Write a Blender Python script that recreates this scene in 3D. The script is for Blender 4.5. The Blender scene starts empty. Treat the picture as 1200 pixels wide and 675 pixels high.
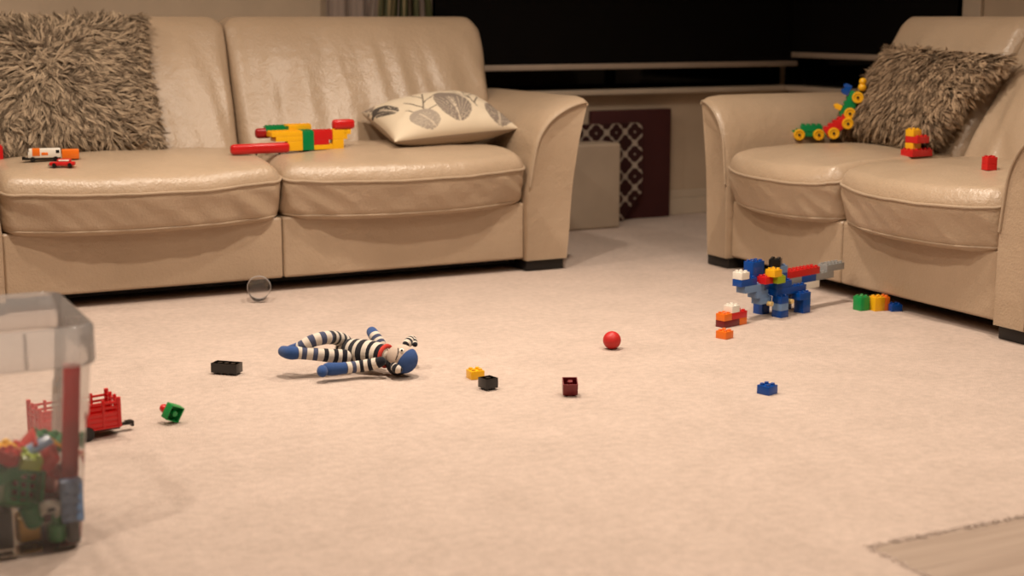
import bpy, bmesh, math, random
import numpy as np
from mathutils import Vector, Matrix, Euler, noise
R = math.radians
random.seed(7)
SC = bpy.context.scene
COL = SC.collection

# ------------------------------------------------------------------ camera
F_PX, CAM_H, YAW = 1750.0, 0.88, R(26.5)
PITCH = math.atan((337.5 - 22.0) / F_PX)
cam_d = bpy.data.cameras.new('camera')
cam_d.sensor_width = 36.0
cam_d.lens = 36.0 * F_PX / 1200.0
cam_d.dof.use_dof = True
cam_d.dof.focus_distance = 3.95
cam_d.dof.aperture_fstop = 2.6
cam_d.clip_start = 0.05
cam = bpy.data.objects.new('camera', cam_d)
cam.location = (0, 0, CAM_H)
cam.rotation_euler = (math.pi / 2 - PITCH, 0, -YAW)
COL.objects.link(cam)
SC.camera = cam
CAMROT = -math.degrees(YAW)          # world angle of "straight across" as the camera sees it


def ray(px, py):
    x = (px - 600) / F_PX
    y = -(py - 337.5) / F_PX
    f = math.cos(PITCH) + y * math.sin(PITCH)
    return Vector((x * math.cos(YAW) + f * math.sin(YAW), -x * math.sin(YAW) + f * math.cos(YAW),
                   -math.sin(PITCH) + y * math.cos(PITCH)))


def at(px, py, z=0.0):               # the point of height z seen there in the photo
    r = ray(px, py)
    return Vector((0, 0, CAM_H)) + r * ((z - CAM_H) / r.z)


def atv(px, py, v):
    r = ray(px, py)
    return Vector((0, 0, CAM_H)) + r * (v / r.y)


# ------------------------------------------------------------------ materials
def new_mat(name):
    m = bpy.data.materials.new(name)
    m.use_nodes = True
    nt = m.node_tree
    b = nt.nodes['Principled BSDF']
    return m, nt, b


def noise_bump(nt, b, scale, strength, dist=0.002, detail=4, prev=None, coord='Object', tex='ShaderNodeTexNoise'):
    tc = nt.nodes.new('ShaderNodeTexCoord')
    n = nt.nodes.new(tex)
    n.inputs['Scale'].default_value = scale
    if 'Detail' in n.inputs:
        n.inputs['Detail'].default_value = detail
    bp = nt.nodes.new('ShaderNodeBump')
    bp.inputs['Strength'].default_value = strength
    bp.inputs['Distance'].default_value = dist
    nt.links.new(tc.outputs[coord], n.inputs['Vector'])
    nt.links.new(n.outputs[0], bp.inputs['Height'])
    if prev is not None:
        nt.links.new(prev.outputs['Normal'], bp.inputs['Normal'])
    nt.links.new(bp.outputs['Normal'], b.inputs['Normal'])
    return bp


def noise_color(nt, b, c1, c2, scale, detail=3, lo=.35, hi=.65, coord='Object'):
    tc = nt.nodes.new('ShaderNodeTexCoord')
    n = nt.nodes.new('ShaderNodeTexNoise')
    n.inputs['Scale'].default_value = scale
    n.inputs['Detail'].default_value = detail
    r = nt.nodes.new('ShaderNodeValToRGB')
    r.color_ramp.elements[0].position = lo
    r.color_ramp.elements[1].position = hi
    r.color_ramp.elements[0].color = (*c1, 1)
    r.color_ramp.elements[1].color = (*c2, 1)
    nt.links.new(tc.outputs[coord], n.inputs['Vector'])
    nt.links.new(n.outputs[0], r.inputs[0])
    nt.links.new(r.outputs[0], b.inputs['Base Color'])
    return r


def plain(name, col, rough=.5, bump=None, spec=.5, metal=0):
    m, nt, b = new_mat(name)
    b.inputs['Roughness'].default_value = rough
    b.inputs['Specular IOR Level'].default_value = spec
    b.inputs['Metallic'].default_value = metal
    noise_color(nt, b, tuple(c * .94 for c in col), tuple(min(1, c * 1.05) for c in col), 6)
    if bump:
        noise_bump(nt, b, bump[0], bump[1], bump[2] if len(bump) > 2 else .001)
    return m


M = {}
PLASTIC = dict(red=(.56, .012, .012), green=(.0, .20, .055), blue=(.0, .055, .29), yellow=(.82, .43, .01),
               orange=(.80, .17, .012), maroon=(.16, .010, .012), black=(.006, .006, .006), white=(.80, .76, .68),
               lightblue=(.16, .27, .47), grey=(.27, .27, .265), lime=(.33, .44, .01), darkred=(.34, .008, .01),
               pale=(.85, .62, .25), brightgreen=(.01, .27, .06))
for k, c in PLASTIC.items():
    M[k] = plain('plastic_' + k, c, .28, None, .5)

# leather
m, nt, b = new_mat('cream_leather')
noise_color(nt, b, (.41, .303, .206), (.455, .34, .236), 3.0, 4)
b.inputs['Roughness'].default_value = .33
b.inputs['Specular IOR Level'].default_value = .6
p1 = noise_bump(nt, b, 26, .38, .007, 5)
p2 = noise_bump(nt, b, 120, .32, .0020, 2, p1, tex='ShaderNodeTexVoronoi')
noise_bump(nt, b, 7, .30, .012, 3, p2)
M['leather'] = m
M['rubber_red'] = plain('red_rubber', (.50, .018, .016), .45, None, .4)
M['leather_piping'] = plain('leather_piping', (.42, .32, .225), .35)
M['foot'] = plain('black_foot', (.008, .007, .007), .45)
M['underside'] = plain('black_underside_cloth', (.012, .011, .010), .9)

# carpet
m, nt, b = new_mat('carpet')
tc = nt.nodes.new('ShaderNodeTexCoord')
n1 = nt.nodes.new('ShaderNodeTexNoise'); n1.inputs['Scale'].default_value = 210; n1.inputs['Detail'].default_value = 5
n2 = nt.nodes.new('ShaderNodeTexNoise'); n2.inputs['Scale'].default_value = 7; n2.inputs['Detail'].default_value = 5
n3 = nt.nodes.new('ShaderNodeTexNoise'); n3.inputs['Scale'].default_value = 45; n3.inputs['Detail'].default_value = 4
mx = nt.nodes.new('ShaderNodeMath'); mx.operation = 'MULTIPLY_ADD'; mx.inputs[1].default_value = .41
my = nt.nodes.new('ShaderNodeMath'); my.operation = 'MULTIPLY_ADD'; my.inputs[1].default_value = .27
for n in (n1, n2, n3):
    nt.links.new(tc.outputs['Object'], n.inputs['Vector'])
mz = nt.nodes.new('ShaderNodeMath'); mz.operation = 'MULTIPLY'; mz.inputs[1].default_value = .42
nt.links.new(n1.outputs[0], mz.inputs[0])
nt.links.new(n2.outputs[0], my.inputs[0]); nt.links.new(mz.outputs[0], my.inputs[2])
nt.links.new(n3.outputs[0], mx.inputs[0]); nt.links.new(my.outputs[0], mx.inputs[2])
rp = nt.nodes.new('ShaderNodeValToRGB')
rp.color_ramp.elements[0].position = .36; rp.color_ramp.elements[1].position = .70
rp.color_ramp.elements[0].color = (.47, .367, .304, 1); rp.color_ramp.elements[1].color = (.675, .535, .455, 1)
nt.links.new(mx.outputs[0], rp.inputs[0]); nt.links.new(rp.outputs[0], b.inputs['Base Color'])
b.inputs['Roughness'].default_value = .95
b.inputs['Specular IOR Level'].default_value = .1
b.inputs['Sheen Weight'].default_value = .15
p1 = noise_bump(nt, b, 420, .8, .006, 3)
noise_bump(nt, b, 55, .30, .006, 4, p1)
M['carpet'] = m

# grey-brown wooden boards
m, nt, b = new_mat('wood_boards')
tc = nt.nodes.new('ShaderNodeTexCoord')
mp = nt.nodes.new('ShaderNodeMapping'); mp.inputs['Scale'].default_value = (1.3, 26, 1)
n1 = nt.nodes.new('ShaderNodeTexNoise'); n1.inputs['Scale'].default_value = 2.0; n1.inputs['Detail'].default_value = 6
rp = nt.nodes.new('ShaderNodeValToRGB')
rp.color_ramp.elements[0].position = .3; rp.color_ramp.elements[1].position = .7
rp.color_ramp.elements[0].color = (.285, .212, .165, 1); rp.color_ramp.elements[1].color = (.38, .292, .232, 1)
nt.links.new(tc.outputs['Object'], mp.inputs[0]); nt.links.new(mp.outputs[0], n1.inputs['Vector'])
nt.links.new(n1.outputs[0], rp.inputs[0]); nt.links.new(rp.outputs[0], b.inputs['Base Color'])
b.inputs['Roughness'].default_value = .5
M['wood'] = m

M['wall'] = plain('wall_paint', (.52, .41, .30), .85, (60, .15, .002))
M['ceiling'] = plain('ceiling_paint', (.72, .66, .58), .9)
M['trim'] = plain('trim_paint', (.55, .46, .36), .55)
M['curtain'] = plain('curtain_cloth', (.30, .235, .20), .9, (300, .3, .001))
M['blind'] = plain('black_blind_cloth', (.0045, .0038, .0034), .95, None, .1)
M['rail'] = plain('blind_rail', (.42, .34, .27), .5)
M['frame_black'] = plain('window_frame_black', (.003, .003, .003), .95, None, .02)
m, nt, b = new_mat('night_glass')
b.inputs['Base Color'].default_value = (.002, .002, .002, 1)
b.inputs['Roughness'].default_value = .06
b.inputs['Specular IOR Level'].default_value = .25
M['glass'] = m
M['beige_box'] = plain('beige_box_cloth', (.40, .315, .235), .85, (250, .3, .001))
M['darkred_cloth'] = plain('dark_red_cloth', (.052, .007, .007), .8, (250, .3, .001))
M['darkgrey'] = plain('dark_cloth', (.012, .009, .008), .8)


def attr_mat(name, rough=.8, bump=None, sheen=0, spec=.3):
    m, nt, b = new_mat(name)
    a = nt.nodes.new('ShaderNodeAttribute'); a.attribute_name = 'Col'
    nt.links.new(a.outputs['Color'], b.inputs['Base Color'])
    b.inputs['Roughness'].default_value = rough
    b.inputs['Specular IOR Level'].default_value = spec
    b.inputs['Sheen Weight'].default_value = sheen
    if bump:
        noise_bump(nt, b, *bump)
    return m


M['fur'] = attr_mat('long_pile_fur', .75, None, 0, .25)
M['print'] = attr_mat('printed_cotton', .85, (350, .25, .001))
M['lattice'] = attr_mat('lattice_print', .8)
M['knit'] = attr_mat('striped_knit', .95, (420, .6, .002), .2, .15)
M['fur_base'] = plain('fur_backing', (.10, .072, .047), .95)
M['leaf'] = plain('plant_leaf', (.055, .060, .022), .5)
M['leaf_dry'] = plain('plant_leaf_dry', (.16, .125, .06), .6)
M['stem'] = plain('plant_stem', (.10, .07, .04), .8)
M['terracotta'] = plain('clay_pot', (.18, .08, .045), .8)
M['soil'] = plain('soil', (.02, .014, .01), 1)
M['chrome'] = plain('toy_chrome', (.6, .6, .6), .2, None, .5, 1)
M['felt_red'] = plain('red_felt', (.50, .035, .022), .9)
M['muzzle'] = plain('beige_knit', (.47, .37, .30), .95, (420, .6, .002))
M['dollblue'] = plain('blue_knit', (.028, .070, .21), .95, (420, .6, .002))
M['dollblack'] = plain('black_knit', (.012, .011, .016), .95, (420, .6, .002))
M['eyewhite'] = plain('white_felt', (.8, .77, .7), .8)


def clear_mat(name, milk, tint=(1, 1, 1), rough=.12, gloss=.9):
    m = bpy.data.materials.new(name)
    m.use_nodes = True
    nt = m.node_tree
    nt.nodes.clear()
    out = nt.nodes.new('ShaderNodeOutputMaterial')
    tr = nt.nodes.new('ShaderNodeBsdfTransparent'); tr.inputs[0].default_value = (*tint, 1)
    df = nt.nodes.new('ShaderNodeBsdfDiffuse'); df.inputs[0].default_value = (.93, .91, .91, 1)
    tl = nt.nodes.new('ShaderNodeBsdfTranslucent'); tl.inputs[0].default_value = (.93, .91, .91, 1)
    md = nt.nodes.new('ShaderNodeMixShader'); md.inputs[0].default_value = .5
    nt.links.new(df.outputs[0], md.inputs[1]); nt.links.new(tl.outputs[0], md.inputs[2])
    m1 = nt.nodes.new('ShaderNodeMixShader')
    nz = nt.nodes.new('ShaderNodeTexNoise'); nz.inputs['Scale'].default_value = 5
    mr = nt.nodes.new('ShaderNodeMapRange')
    mr.inputs[3].default_value = milk * .8; mr.inputs[4].default_value = milk * 1.2
    tc = nt.nodes.new('ShaderNodeTexCoord')
    nt.links.new(tc.outputs['Object'], nz.inputs['Vector'])
    nt.links.new(nz.outputs[0], mr.inputs[0]); nt.links.new(mr.outputs[0], m1.inputs[0])
    nt.links.new(tr.outputs[0], m1.inputs[1]); nt.links.new(md.outputs[0], m1.inputs[2])
    gl = nt.nodes.new('ShaderNodeBsdfGlossy'); gl.inputs['Roughness'].default_value = rough
    fr = nt.nodes.new('ShaderNodeFresnel'); fr.inputs[0].default_value = 1.45
    ml = nt.nodes.new('ShaderNodeMath'); ml.operation = 'MULTIPLY'; ml.inputs[1].default_value = gloss
    nt.links.new(fr.outputs[0], ml.inputs[0])
    m2 = nt.nodes.new('ShaderNodeMixShader')
    nt.links.new(ml.outputs[0], m2.inputs[0]); nt.links.new(m1.outputs[0], m2.inputs[1]); nt.links.new(gl.outputs[0], m2.inputs[2])
    nt.links.new(m2.outputs[0], out.inputs[0])
    return m


M['tub'] = clear_mat('clear_plastic', .10)
M['tub_rim'] = clear_mat('milky_plastic', .36)
M['cup_rim'] = clear_mat('cup_rim_plastic', .5)
M['cup'] = clear_mat('clear_cup_plastic', .045)


# ------------------------------------------------------------------ mesh helpers
class MB:
    def __init__(s):
        s.v, s.f, s.m, s.c = [], [], [], []

    def add(s, vs, fs, mat=0, col=None, xf=None):
        o = len(s.v)
        if xf is not None:
            vs = [xf @ Vector(p) for p in vs]
        s.v += [tuple(p) for p in vs]
        for i, f in enumerate(fs):
            s.f.append(tuple(a + o for a in f))
            s.m.append(mat[i] if isinstance(mat, (list, tuple)) else mat)
            if col is not None:
                s.c.append(col[i] if isinstance(col, list) else col)
        return s

    def box(s, x0, x1, y0, y1, z0, z1, bev=0.0, mat=0, xf=None, seg=2):
        bm = bmesh.new()
        bmesh.ops.create_cube(bm, size=1)
        for v in bm.verts:
            v.co = Vector(((x0 + x1) / 2 + v.co.x * (x1 - x0), (y0 + y1) / 2 + v.co.y * (y1 - y0), (z0 + z1) / 2 + v.co.z * (z1 - z0)))
        if bev > 0:
            bmesh.ops.bevel(bm, geom=bm.edges[:], offset=bev, segments=seg, profile=.5, affect='EDGES')
        bm.verts.index_update()
        s.add([v.co.copy() for v in bm.verts], [[v.index for v in f.verts] for f in bm.faces], mat, None, xf)
        bm.free()
        return s

    def lathe(s, prof, n=24, mat=0, xf=None, cap=True):
        vs, fs = [], []
        for (r, z) in prof:
            for k in range(n):
                a = 2 * math.pi * k / n
                vs.append((r * math.cos(a), r * math.sin(a), z))
        for i in range(len(prof) - 1):
            for k in range(n):
                k2 = (k + 1) % n
                fs.append((i * n + k, i * n + k2, (i + 1) * n + k2, (i + 1) * n + k))
        if cap:
            fs.append(tuple(range(n))[::-1])
            fs.append(tuple((len(prof) - 1) * n + k for k in range(n)))
        return s.add(vs, fs, mat, None, xf)

    def tube(s, pts, rad, n=10, mat=0, colf=None, cap=True):
        pts = [Vector(p) for p in pts]
        rs = rad if isinstance(rad, (list, tuple)) else [rad] * len(pts)
        vs, fs, cs = [], [], []
        up = None
        L = 0
        lens = [0]
        for i in range(1, len(pts)):
            L += (pts[i] - pts[i - 1]).length
            lens.append(L)
        for i, p in enumerate(pts):
            t = (pts[min(i + 1, len(pts) - 1)] - pts[max(i - 1, 0)]).normalized()
            if up is None:
                up = Vector((0, 0, 1)) if abs(t.z) < .9 else Vector((1, 0, 0))
            a = (up - t * up.dot(t)).normalized()
            up = a
            c = t.cross(a)
            for k in range(n):
                th = 2 * math.pi * k / n
                vs.append(p + (a * math.cos(th) + c * math.sin(th)) * rs[i])
        for i in range(len(pts) - 1):
            for k in range(n):
                k2 = (k + 1) % n
                fs.append((i * n + k, i * n + k2, (i + 1) * n + k2, (i + 1) * n + k))
                if colf:
                    cs.append(colf((lens[i] + lens[i + 1]) / 2, L))
        if cap:
            fs.append(tuple(range(n))[::-1]); fs.append(tuple((len(pts) - 1) * n + k for k in range(n)))
            if colf:
                cs += [colf(0, L), colf(L, L)]
        return s.add(vs, fs, mat, cs if colf else None)

    def ball(s, c, r, n=14, mat=0, rot=None):
        r = r if isinstance(r, (tuple, list)) else (r, r, r)
        prof = []
        vs, fs = [], []
        rings = n // 2 + 1
        for i in range(rings + 1):
            th = math.pi * i / rings
            for k in range(n):
                a = 2 * math.pi * k / n
                p = Vector((r[0] * math.sin(th) * math.cos(a), r[1] * math.sin(th) * math.sin(a), r[2] * math.cos(th)))
                if rot:
                    p = rot @ p
                vs.append(p + Vector(c))
        for i in range(rings):
            for k in range(n):
                k2 = (k + 1) % n
                fs.append((i * n + k, (i + 1) * n + k, (i + 1) * n + k2, i * n + k2))
        return s.add(vs, fs, mat)

    def mesh(s, name, mats, smooth=True, angle=38):
        me = bpy.data.meshes.new(name)
        me.from_pydata(s.v, [], s.f)
        for mt in (mats if isinstance(mats, (list, tuple)) else [mats]):
            me.materials.append(M[mt] if isinstance(mt, str) else mt)
        me.polygons.foreach_set('material_index', s.m)
        if s.c:
            ca = me.color_attributes.new('Col', 'FLOAT_COLOR', 'CORNER')
            arr = []
            for poly, c in zip(me.polygons, s.c):
                arr += [c[0], c[1], c[2], 1.0] * poly.loop_total
            ca.data.foreach_set('color', arr)
        bm = bmesh.new(); bm.from_mesh(me)
        bmesh.ops.remove_doubles(bm, verts=bm.verts, dist=1e-6)
        bmesh.ops.dissolve_degenerate(bm, dist=1e-7, edges=bm.edges)
        bmesh.ops.recalc_face_normals(bm, faces=bm.faces)
        bm.to_mesh(me); bm.free()
        if smooth:
            me.polygons.foreach_set('use_smooth', [True] * len(me.polygons))
            me.set_sharp_from_angle(angle=R(angle))
        me.update()
        return me


def link(name, me, parent=None, loc=(0, 0, 0), rot=(0, 0, 0), label=None):
    o = bpy.data.objects.new(name, me)
    COL.objects.link(o)
    o.location = loc
    o.rotation_euler = rot
    if parent is not None:
        o.parent = parent
    if label:
        o['label'] = label
    return o


def tag(o, label, cat, group=None):
    o['label'] = label; o['category'] = cat
    if group:
        o['group'] = group
    return o


def thing(name, label, cat, loc=(0, 0, 0), rotz=0.0, group=None):
    o = bpy.data.objects.new(name, None)
    o.empty_display_size = .05
    COL.objects.link(o)
    o.location = loc
    o.rotation_euler = (0, 0, R(rotz))
    return tag(o, label, cat, group)


def struct(name, mb, mats, label=None, smooth=False):
    o = link(name, mb.mesh(name, mats, smooth))
    o['kind'] = 'structure'
    if label:
        o['label'] = label
    return o


def kids(o):
    return [c for c in bpy.data.objects if c.parent == o]


def tree_min_z(o):
    bpy.context.view_layer.update()
    lo = 9
    st = [o]
    while st:
        q = st.pop()
        if q.type == 'MESH':
            mw = q.matrix_world
            lo = min(lo, min((mw @ v.co).z for v in q.data.vertices))
        st += kids(q)
    return lo


def settle(o, z=0.0):
    o.location.z += z - tree_min_z(o)
    return o


def catmull(P, n=8):
    P = [Vector(p) for p in P]
    out = []
    for i in range(len(P) - 1):
        p0, p1, p2, p3 = P[max(i - 1, 0)], P[i], P[i + 1], P[min(i + 2, len(P) - 1)]
        for k in range(n):
            t = k / n
            out.append(.5 * ((2 * p1) + (p2 - p0) * t + (2 * p0 - 5 * p1 + 4 * p2 - p3) * t * t + (3 * p1 - p0 - 3 * p2 + p3) * t ** 3))
    out.append(P[-1])
    return out


def sstep(a, b, x):
    t = max(0, min(1, (x - a) / (b - a)))
    return t * t * (3 - 2 * t)


def axis_samples(h, r, n):
    a = [-h + r * (1 - math.cos(k * math.pi / 2 / 6)) if False else -h + r * k / 6 for k in range(6)]
    mid = [-(h - r) + 2 * (h - r) * k / n for k in range(n + 1)]
    return a + mid + [-q for q in a[::-1]]


def softbox(mb, hx, hy, hz, r, nx, ny, nz, fn=None, mat=0):
    X, Y, Z = axis_samples(hx, r, nx), axis_samples(hy, r, ny), axis_samples(hz, r, nz)

    def rnd(q):
        inner = Vector((max(-(hx - r), min(hx - r, q[0])), max(-(hy - r), min(hy - r, q[1])), max(-(hz - r), min(hz - r, q[2]))))
        d = Vector(q) - inner
        # spread the samples evenly round the rounded edge
        d = Vector([math.copysign(math.tan(min(1, abs(c) / r) * math.pi / 4), c) if abs(c) > 1e-9 else 0 for c in d])
        if d.length > 1e-9:
            d = d.normalized() * r
        p = inner + d
        return fn(p) if fn else p
    for (A, B, ax, sg) in ((X, Y, 2, 1), (X, Y, 2, -1), (X, Z, 1, 1), (X, Z, 1, -1), (Y, Z, 0, 1), (Y, Z, 0, -1)):
        vs, fs = [], []
        for a in A:
            for b_ in B:
                if ax == 2: q = (a, b_, sg * hz)
                elif ax == 1: q = (a, sg * hy, b_)
                else: q = (sg * hx, a, b_)
                vs.append(rnd(q))
        nb = len(B)
        for i in range(len(A) - 1):
            for j in range(nb - 1):
                fs.append((i * nb + j, (i + 1) * nb + j, (i + 1) * nb + j + 1, i * nb + j + 1))
        mb.add(vs, fs, mat)
    return mb


# ------------------------------------------------------------------ bricks
UN, BH = .0178, .0212
_bc = {}


def brick_mesh(nx, ny, layers, col, k=1.0, studs=True):
    key = (nx, ny, layers, col, k, studs)
    if key in _bc:
        return _bc[key]
    u, h = UN * k, BH * k
    hx, hy, H = nx * u / 2 - .00015, ny * u / 2 - .00015, h * layers - .0001
    bm = bmesh.new()
    bmesh.ops.create_cube(bm, size=1)
    for v in bm.verts:
        v.co = Vector((v.co.x * 2 * hx, v.co.y * 2 * hy, (v.co.z + .5) * H))
    bmesh.ops.bevel(bm, geom=[e for e in bm.edges if max(v.co.z for v in e.verts) > .5 * H], offset=.0009, segments=2, profile=.5, affect='EDGES')
    bm.faces.ensure_lookup_table()
    bot = min(bm.faces, key=lambda f: f.calc_center_median().z)
    bmesh.ops.inset_region(bm, faces=[bot], thickness=.0019, use_even_offset=True)
    bmesh.ops.translate(bm, verts=bot.verts[:], vec=(0, 0, 0))
    ex = bmesh.ops.extrude_face_region(bm, geom=[bot])
    nv = [g for g in ex['geom'] if isinstance(g, bmesh.types.BMVert)]
    bmesh.ops.translate(bm, verts=nv, vec=(0, 0, H - .0024))
    if bot.is_valid:
        bmesh.ops.delete(bm, geom=[bot], context='FACES_ONLY')
    mb = MB()
    bm.verts.index_update()
    mb.add([v.co.copy() for v in bm.verts], [[v.index for v in f.verts] for f in bm.faces])
    bm.free()
    for i in range(nx):
        for j in range(ny):
            c = ((i + .5) * u - nx * u / 2, (j + .5) * u - ny * u / 2)
            if studs:
                mb.lathe([(.0052 * k, 0), (.0052 * k, .0042 * k), (.0047 * k, .0048 * k)], 14, xf=Matrix.Translation((c[0], c[1], H - .0002)))
    for i in range(1, nx):
        for j in range(1, ny):
            c = (i * u - nx * u / 2, j * u - ny * u / 2)
            mb.lathe([(.0062 * k, .0004), (.0062 * k, H - .002)], 12, xf=Matrix.Translation((c[0], c[1], 0)))
    me = mb.mesh('brick_%dx%d_%s' % (nx, ny, col), col)
    _bc[key] = me
    return me


def bricks(root, rows, k=1.0):
    u, h = UN * k, BH * k
    out = []
    for row in rows:
        name, x0, x1, y0, y1, z, lay, col = row[:8]
        rz = row[8] if len(row) > 8 else 0
        o = link(name, brick_mesh(x1 - x0, y1 - y0, lay, col, k), root,
                 ((x0 + x1) / 2 * u, (y0 + y1) / 2 * u, z * h), (0, 0, R(rz)), col_label(col, name))
        out.append(o)
    return out


WORD = dict(red='red', green='green', blue='blue', yellow='yellow', orange='orange', maroon='dark red', black='black', white='white',
            lightblue='light blue', grey='grey', lime='lime green', darkred='dark red', pale='pale yellow', brightgreen='green')


def col_label(col, name):
    return WORD[col] + ' ' + name.replace('_', ' ')


def loose_brick(px, py, cam_angle, nx, ny, lay, col, label, upside=False, z=0.0, group=None, tilt=(0, 0)):
    o = link('toy_brick', brick_mesh(nx, ny, lay, col))
    o.location = at(px, py, z)
    o.rotation_mode = 'XYZ'
    o.rotation_euler = (R(tilt[0]) + (math.pi if upside else 0), R(tilt[1]), R(CAMROT + cam_angle))
    tag(o, label, 'toy brick', group)
    settle(o, z)
    return o


# ------------------------------------------------------------------ the room
WV, WU = 5.74, 4.31                  # back wall (y) and right wall (x)
LX, FY, CZ = -2.6, -1.8, 2.42
WX, WY = 1.612, 1.886                # corner of the wooden boards

mb = MB()


def carpet_rect(x0, x1, y0, y1, n):
    nxs = max(2, int((x1 - x0) / n)); nys = max(2, int((y1 - y0) / n))
    vs, fs = [], []
    for i in range(nxs + 1):
        for j in range(nys + 1):
            x = x0 + (x1 - x0) * i / nxs; y = y0 + (y1 - y0) * j / nys
            if x0 == WX and False: pass
            vs.append((x, y, 0.0))
    for i in range(nxs):
        for j in range(nys):
            fs.append((i * (nys + 1) + j, (i + 1) * (nys + 1) + j, (i + 1) * (nys + 1) + j + 1, i * (nys + 1) + j + 1))
    mb.add(vs, fs)


carpet_rect(LX, WX, FY, WY, .25)
carpet_rect(LX, WX, WY, WV, .25)
carpet_rect(WX, WU, WY, WV, .25)
# the carpet's turned-down edge beside the boards
mb.add([(WX, FY, 0), (WX, WY, 0), (WX, WY, -.012), (WX, FY, -.012)], [(0, 1, 2, 3)])
mb.add([(WX, WY, 0), (WU, WY, 0), (WU, WY, -.012), (WX, WY, -.012)], [(0, 1, 2, 3)])
floor = struct('floor', mb, 'carpet', 'beige cut pile carpet')
mb = MB()
for k in range(31):
    y1 = WY + .004 - k * .12
    mb.box(WX - .004, WU, y1 - .1196, y1, -.03, -.0004, .0006)
struct('floor.001', mb, 'wood', 'grey brown wooden boards at carpet edge')

# tufts of pile leaning over the boards
mb = MB()
rg = random.Random(3)
for k in range(1500):
    if k % 4:
        x = WX + rg.random() * 1.3; y = WY + rg.uniform(-.002, .012); d = Vector((rg.uniform(-.5, .5), -1, 0))
    else:
        y = WY - rg.random() * .5; x = WX - rg.uniform(-.002, .012); d = Vector((1, rg.uniform(-.5, .5), 0))
    L = rg.uniform(.004, .012)
    p0 = Vector((x, y, .0003)); p1 = p0 + d * L * .4 + Vector((0, 0, L * .30)); p2 = p0 + d * L + Vector((0, 0, L * .12))
    s_ = Vector((-d.y, d.x, 0)).normalized() * .0011
    mb.add([p0 - s_, p0 + s_, p1 + s_, p1 - s_, p2], [(0, 1, 2, 3), (3, 2, 4)])
tu = link('carpet_pile', mb.mesh('carpet_pile', 'carpet'))
tu['kind'] = 'stuff'; tag(tu, 'fuzzy carpet pile along the edge of the wooden boards', 'carpet')

# walls, windows
W1 = (2.47, 4.305, .575, 2.12)        # window in the back wall: x0 x1 z0 z1
W2 = (4.60, 5.735, .575, 2.12)        # window in the right wall: y0 y1 z0 z1
mb = MB()
mb.box(LX, W1[0], WV, WV + .14, 0, CZ); mb.box(W1[1], WU + .14, WV, WV + .14, 0, CZ)
mb.box(W1[0], W1[1], WV, WV + .14, 0, W1[2]); mb.box(W1[0], W1[1], WV, WV + .14, W1[3], CZ)
struct('wall_back', mb, 'wall')
mb = MB()
mb.box(WU, WU + .14, FY, W2[0], 0, CZ); mb.box(WU, WU + .14, W2[1], WV, 0, CZ)
mb.box(WU, WU + .14, W2[0], W2[1], 0, W2[2]); mb.box(WU, WU + .14, W2[0], W2[1], W2[3], CZ)
struct('wall_right', mb, 'wall')
mb = MB(); mb.box(LX - .1, LX, FY, WV, 0, CZ); struct('wall_left', mb, 'wall')
mb = MB(); mb.box(LX, WU, FY - .1, FY, 0, CZ); struct('wall_front', mb, 'wall')
mb = MB(); mb.box(LX, WU, FY, WV, CZ, CZ + .1); struct('ceiling', mb, 'ceiling')


def window(name, horiz, a0, a1, z0, z1):
    root = bpy.data.objects.new(name, None); COL.objects.link(root); root['kind'] = 'structure'
    fr, gl = MB(), MB()

    def bx(m_, p0, p1, q0, q1, d0, d1):
        if horiz: m_.box(p0, p1, WV + d0, WV + d1, q0, q1)
        else: m_.box(WU + d0, WU + d1, p0, p1, q0, q1)
    w = .045
    bx(fr, a0, a0 + w, z0, z1, .06, .10); bx(fr, a1 - w, a1, z0, z1, .06, .10)
    mid = (a0 + a1) / 2
    bx(fr, mid - .02, mid + .02, z0 + .02, z1 - w, .06, .10)
    bx(fr, a0 + w, a1 - w, z0, z0 + .02, .06, .10); bx(fr, a0 + w, a1 - w, z1 - w, z1, .06, .10)
    bx(gl, a0 + w, mid - .02, z0 + .02, z1 - w, .075, .081)
    g2 = MB(); bx(g2, mid + .02, a1 - w, z0 + .02, z1 - w, .075, .081)
    a = link('window_frame', fr.mesh('window_frame', 'frame_black', False), root); a['kind'] = 'structure'
    for g in (gl, g2):
        a = link('window_pane', g.mesh('window_pane', 'glass', False), root); a['kind'] = 'structure'


window('window_1', True, *W1)
window('window_2', False, *W2)
mb = MB(); mb.box(WU - .022, WU + .14, WV - .022, WV + .001, .575, 2.12); struct('trim_4', mb, 'frame_black', 'black window corner post')
mb = MB(); mb.box(2.47, 4.25, WV - .055, WV + .05, .553, .575, .004); struct('trim_1', mb, 'trim', 'pale window sill')
mb = MB(); mb.box(WU - .055, WU + .05, 4.58, WV, .553, .575, .004); struct('trim_2', mb, 'trim', 'pale window sill')
mb = MB(); mb.box(WU - .02, WU + .0, 4.50, 4.60, .50, 2.2, .004); struct('trim_3', mb, 'trim', 'window side trim')


def baseboard(name, pts):
    mb = MB()
    for (x0, x1, y0, y1) in pts:
        dx, dy = (x1 - x0), (y1 - y0)
        mb.box(x0, x1, y0, y1, 0, .075, .003)
        if dx > dy: mb.box(x0, x1, y1 - .009, y1, .075, .11, .003)
        else: mb.box(x1 - .009, x1, y0, y1, .075, .11, .003)
    struct(name, mb, 'trim')


baseboard('baseboard_back', [(LX, WU - .016, WV - .016, WV)])
baseboard('baseboard_right', [(WU - .016, WU, FY, WV)])

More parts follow.
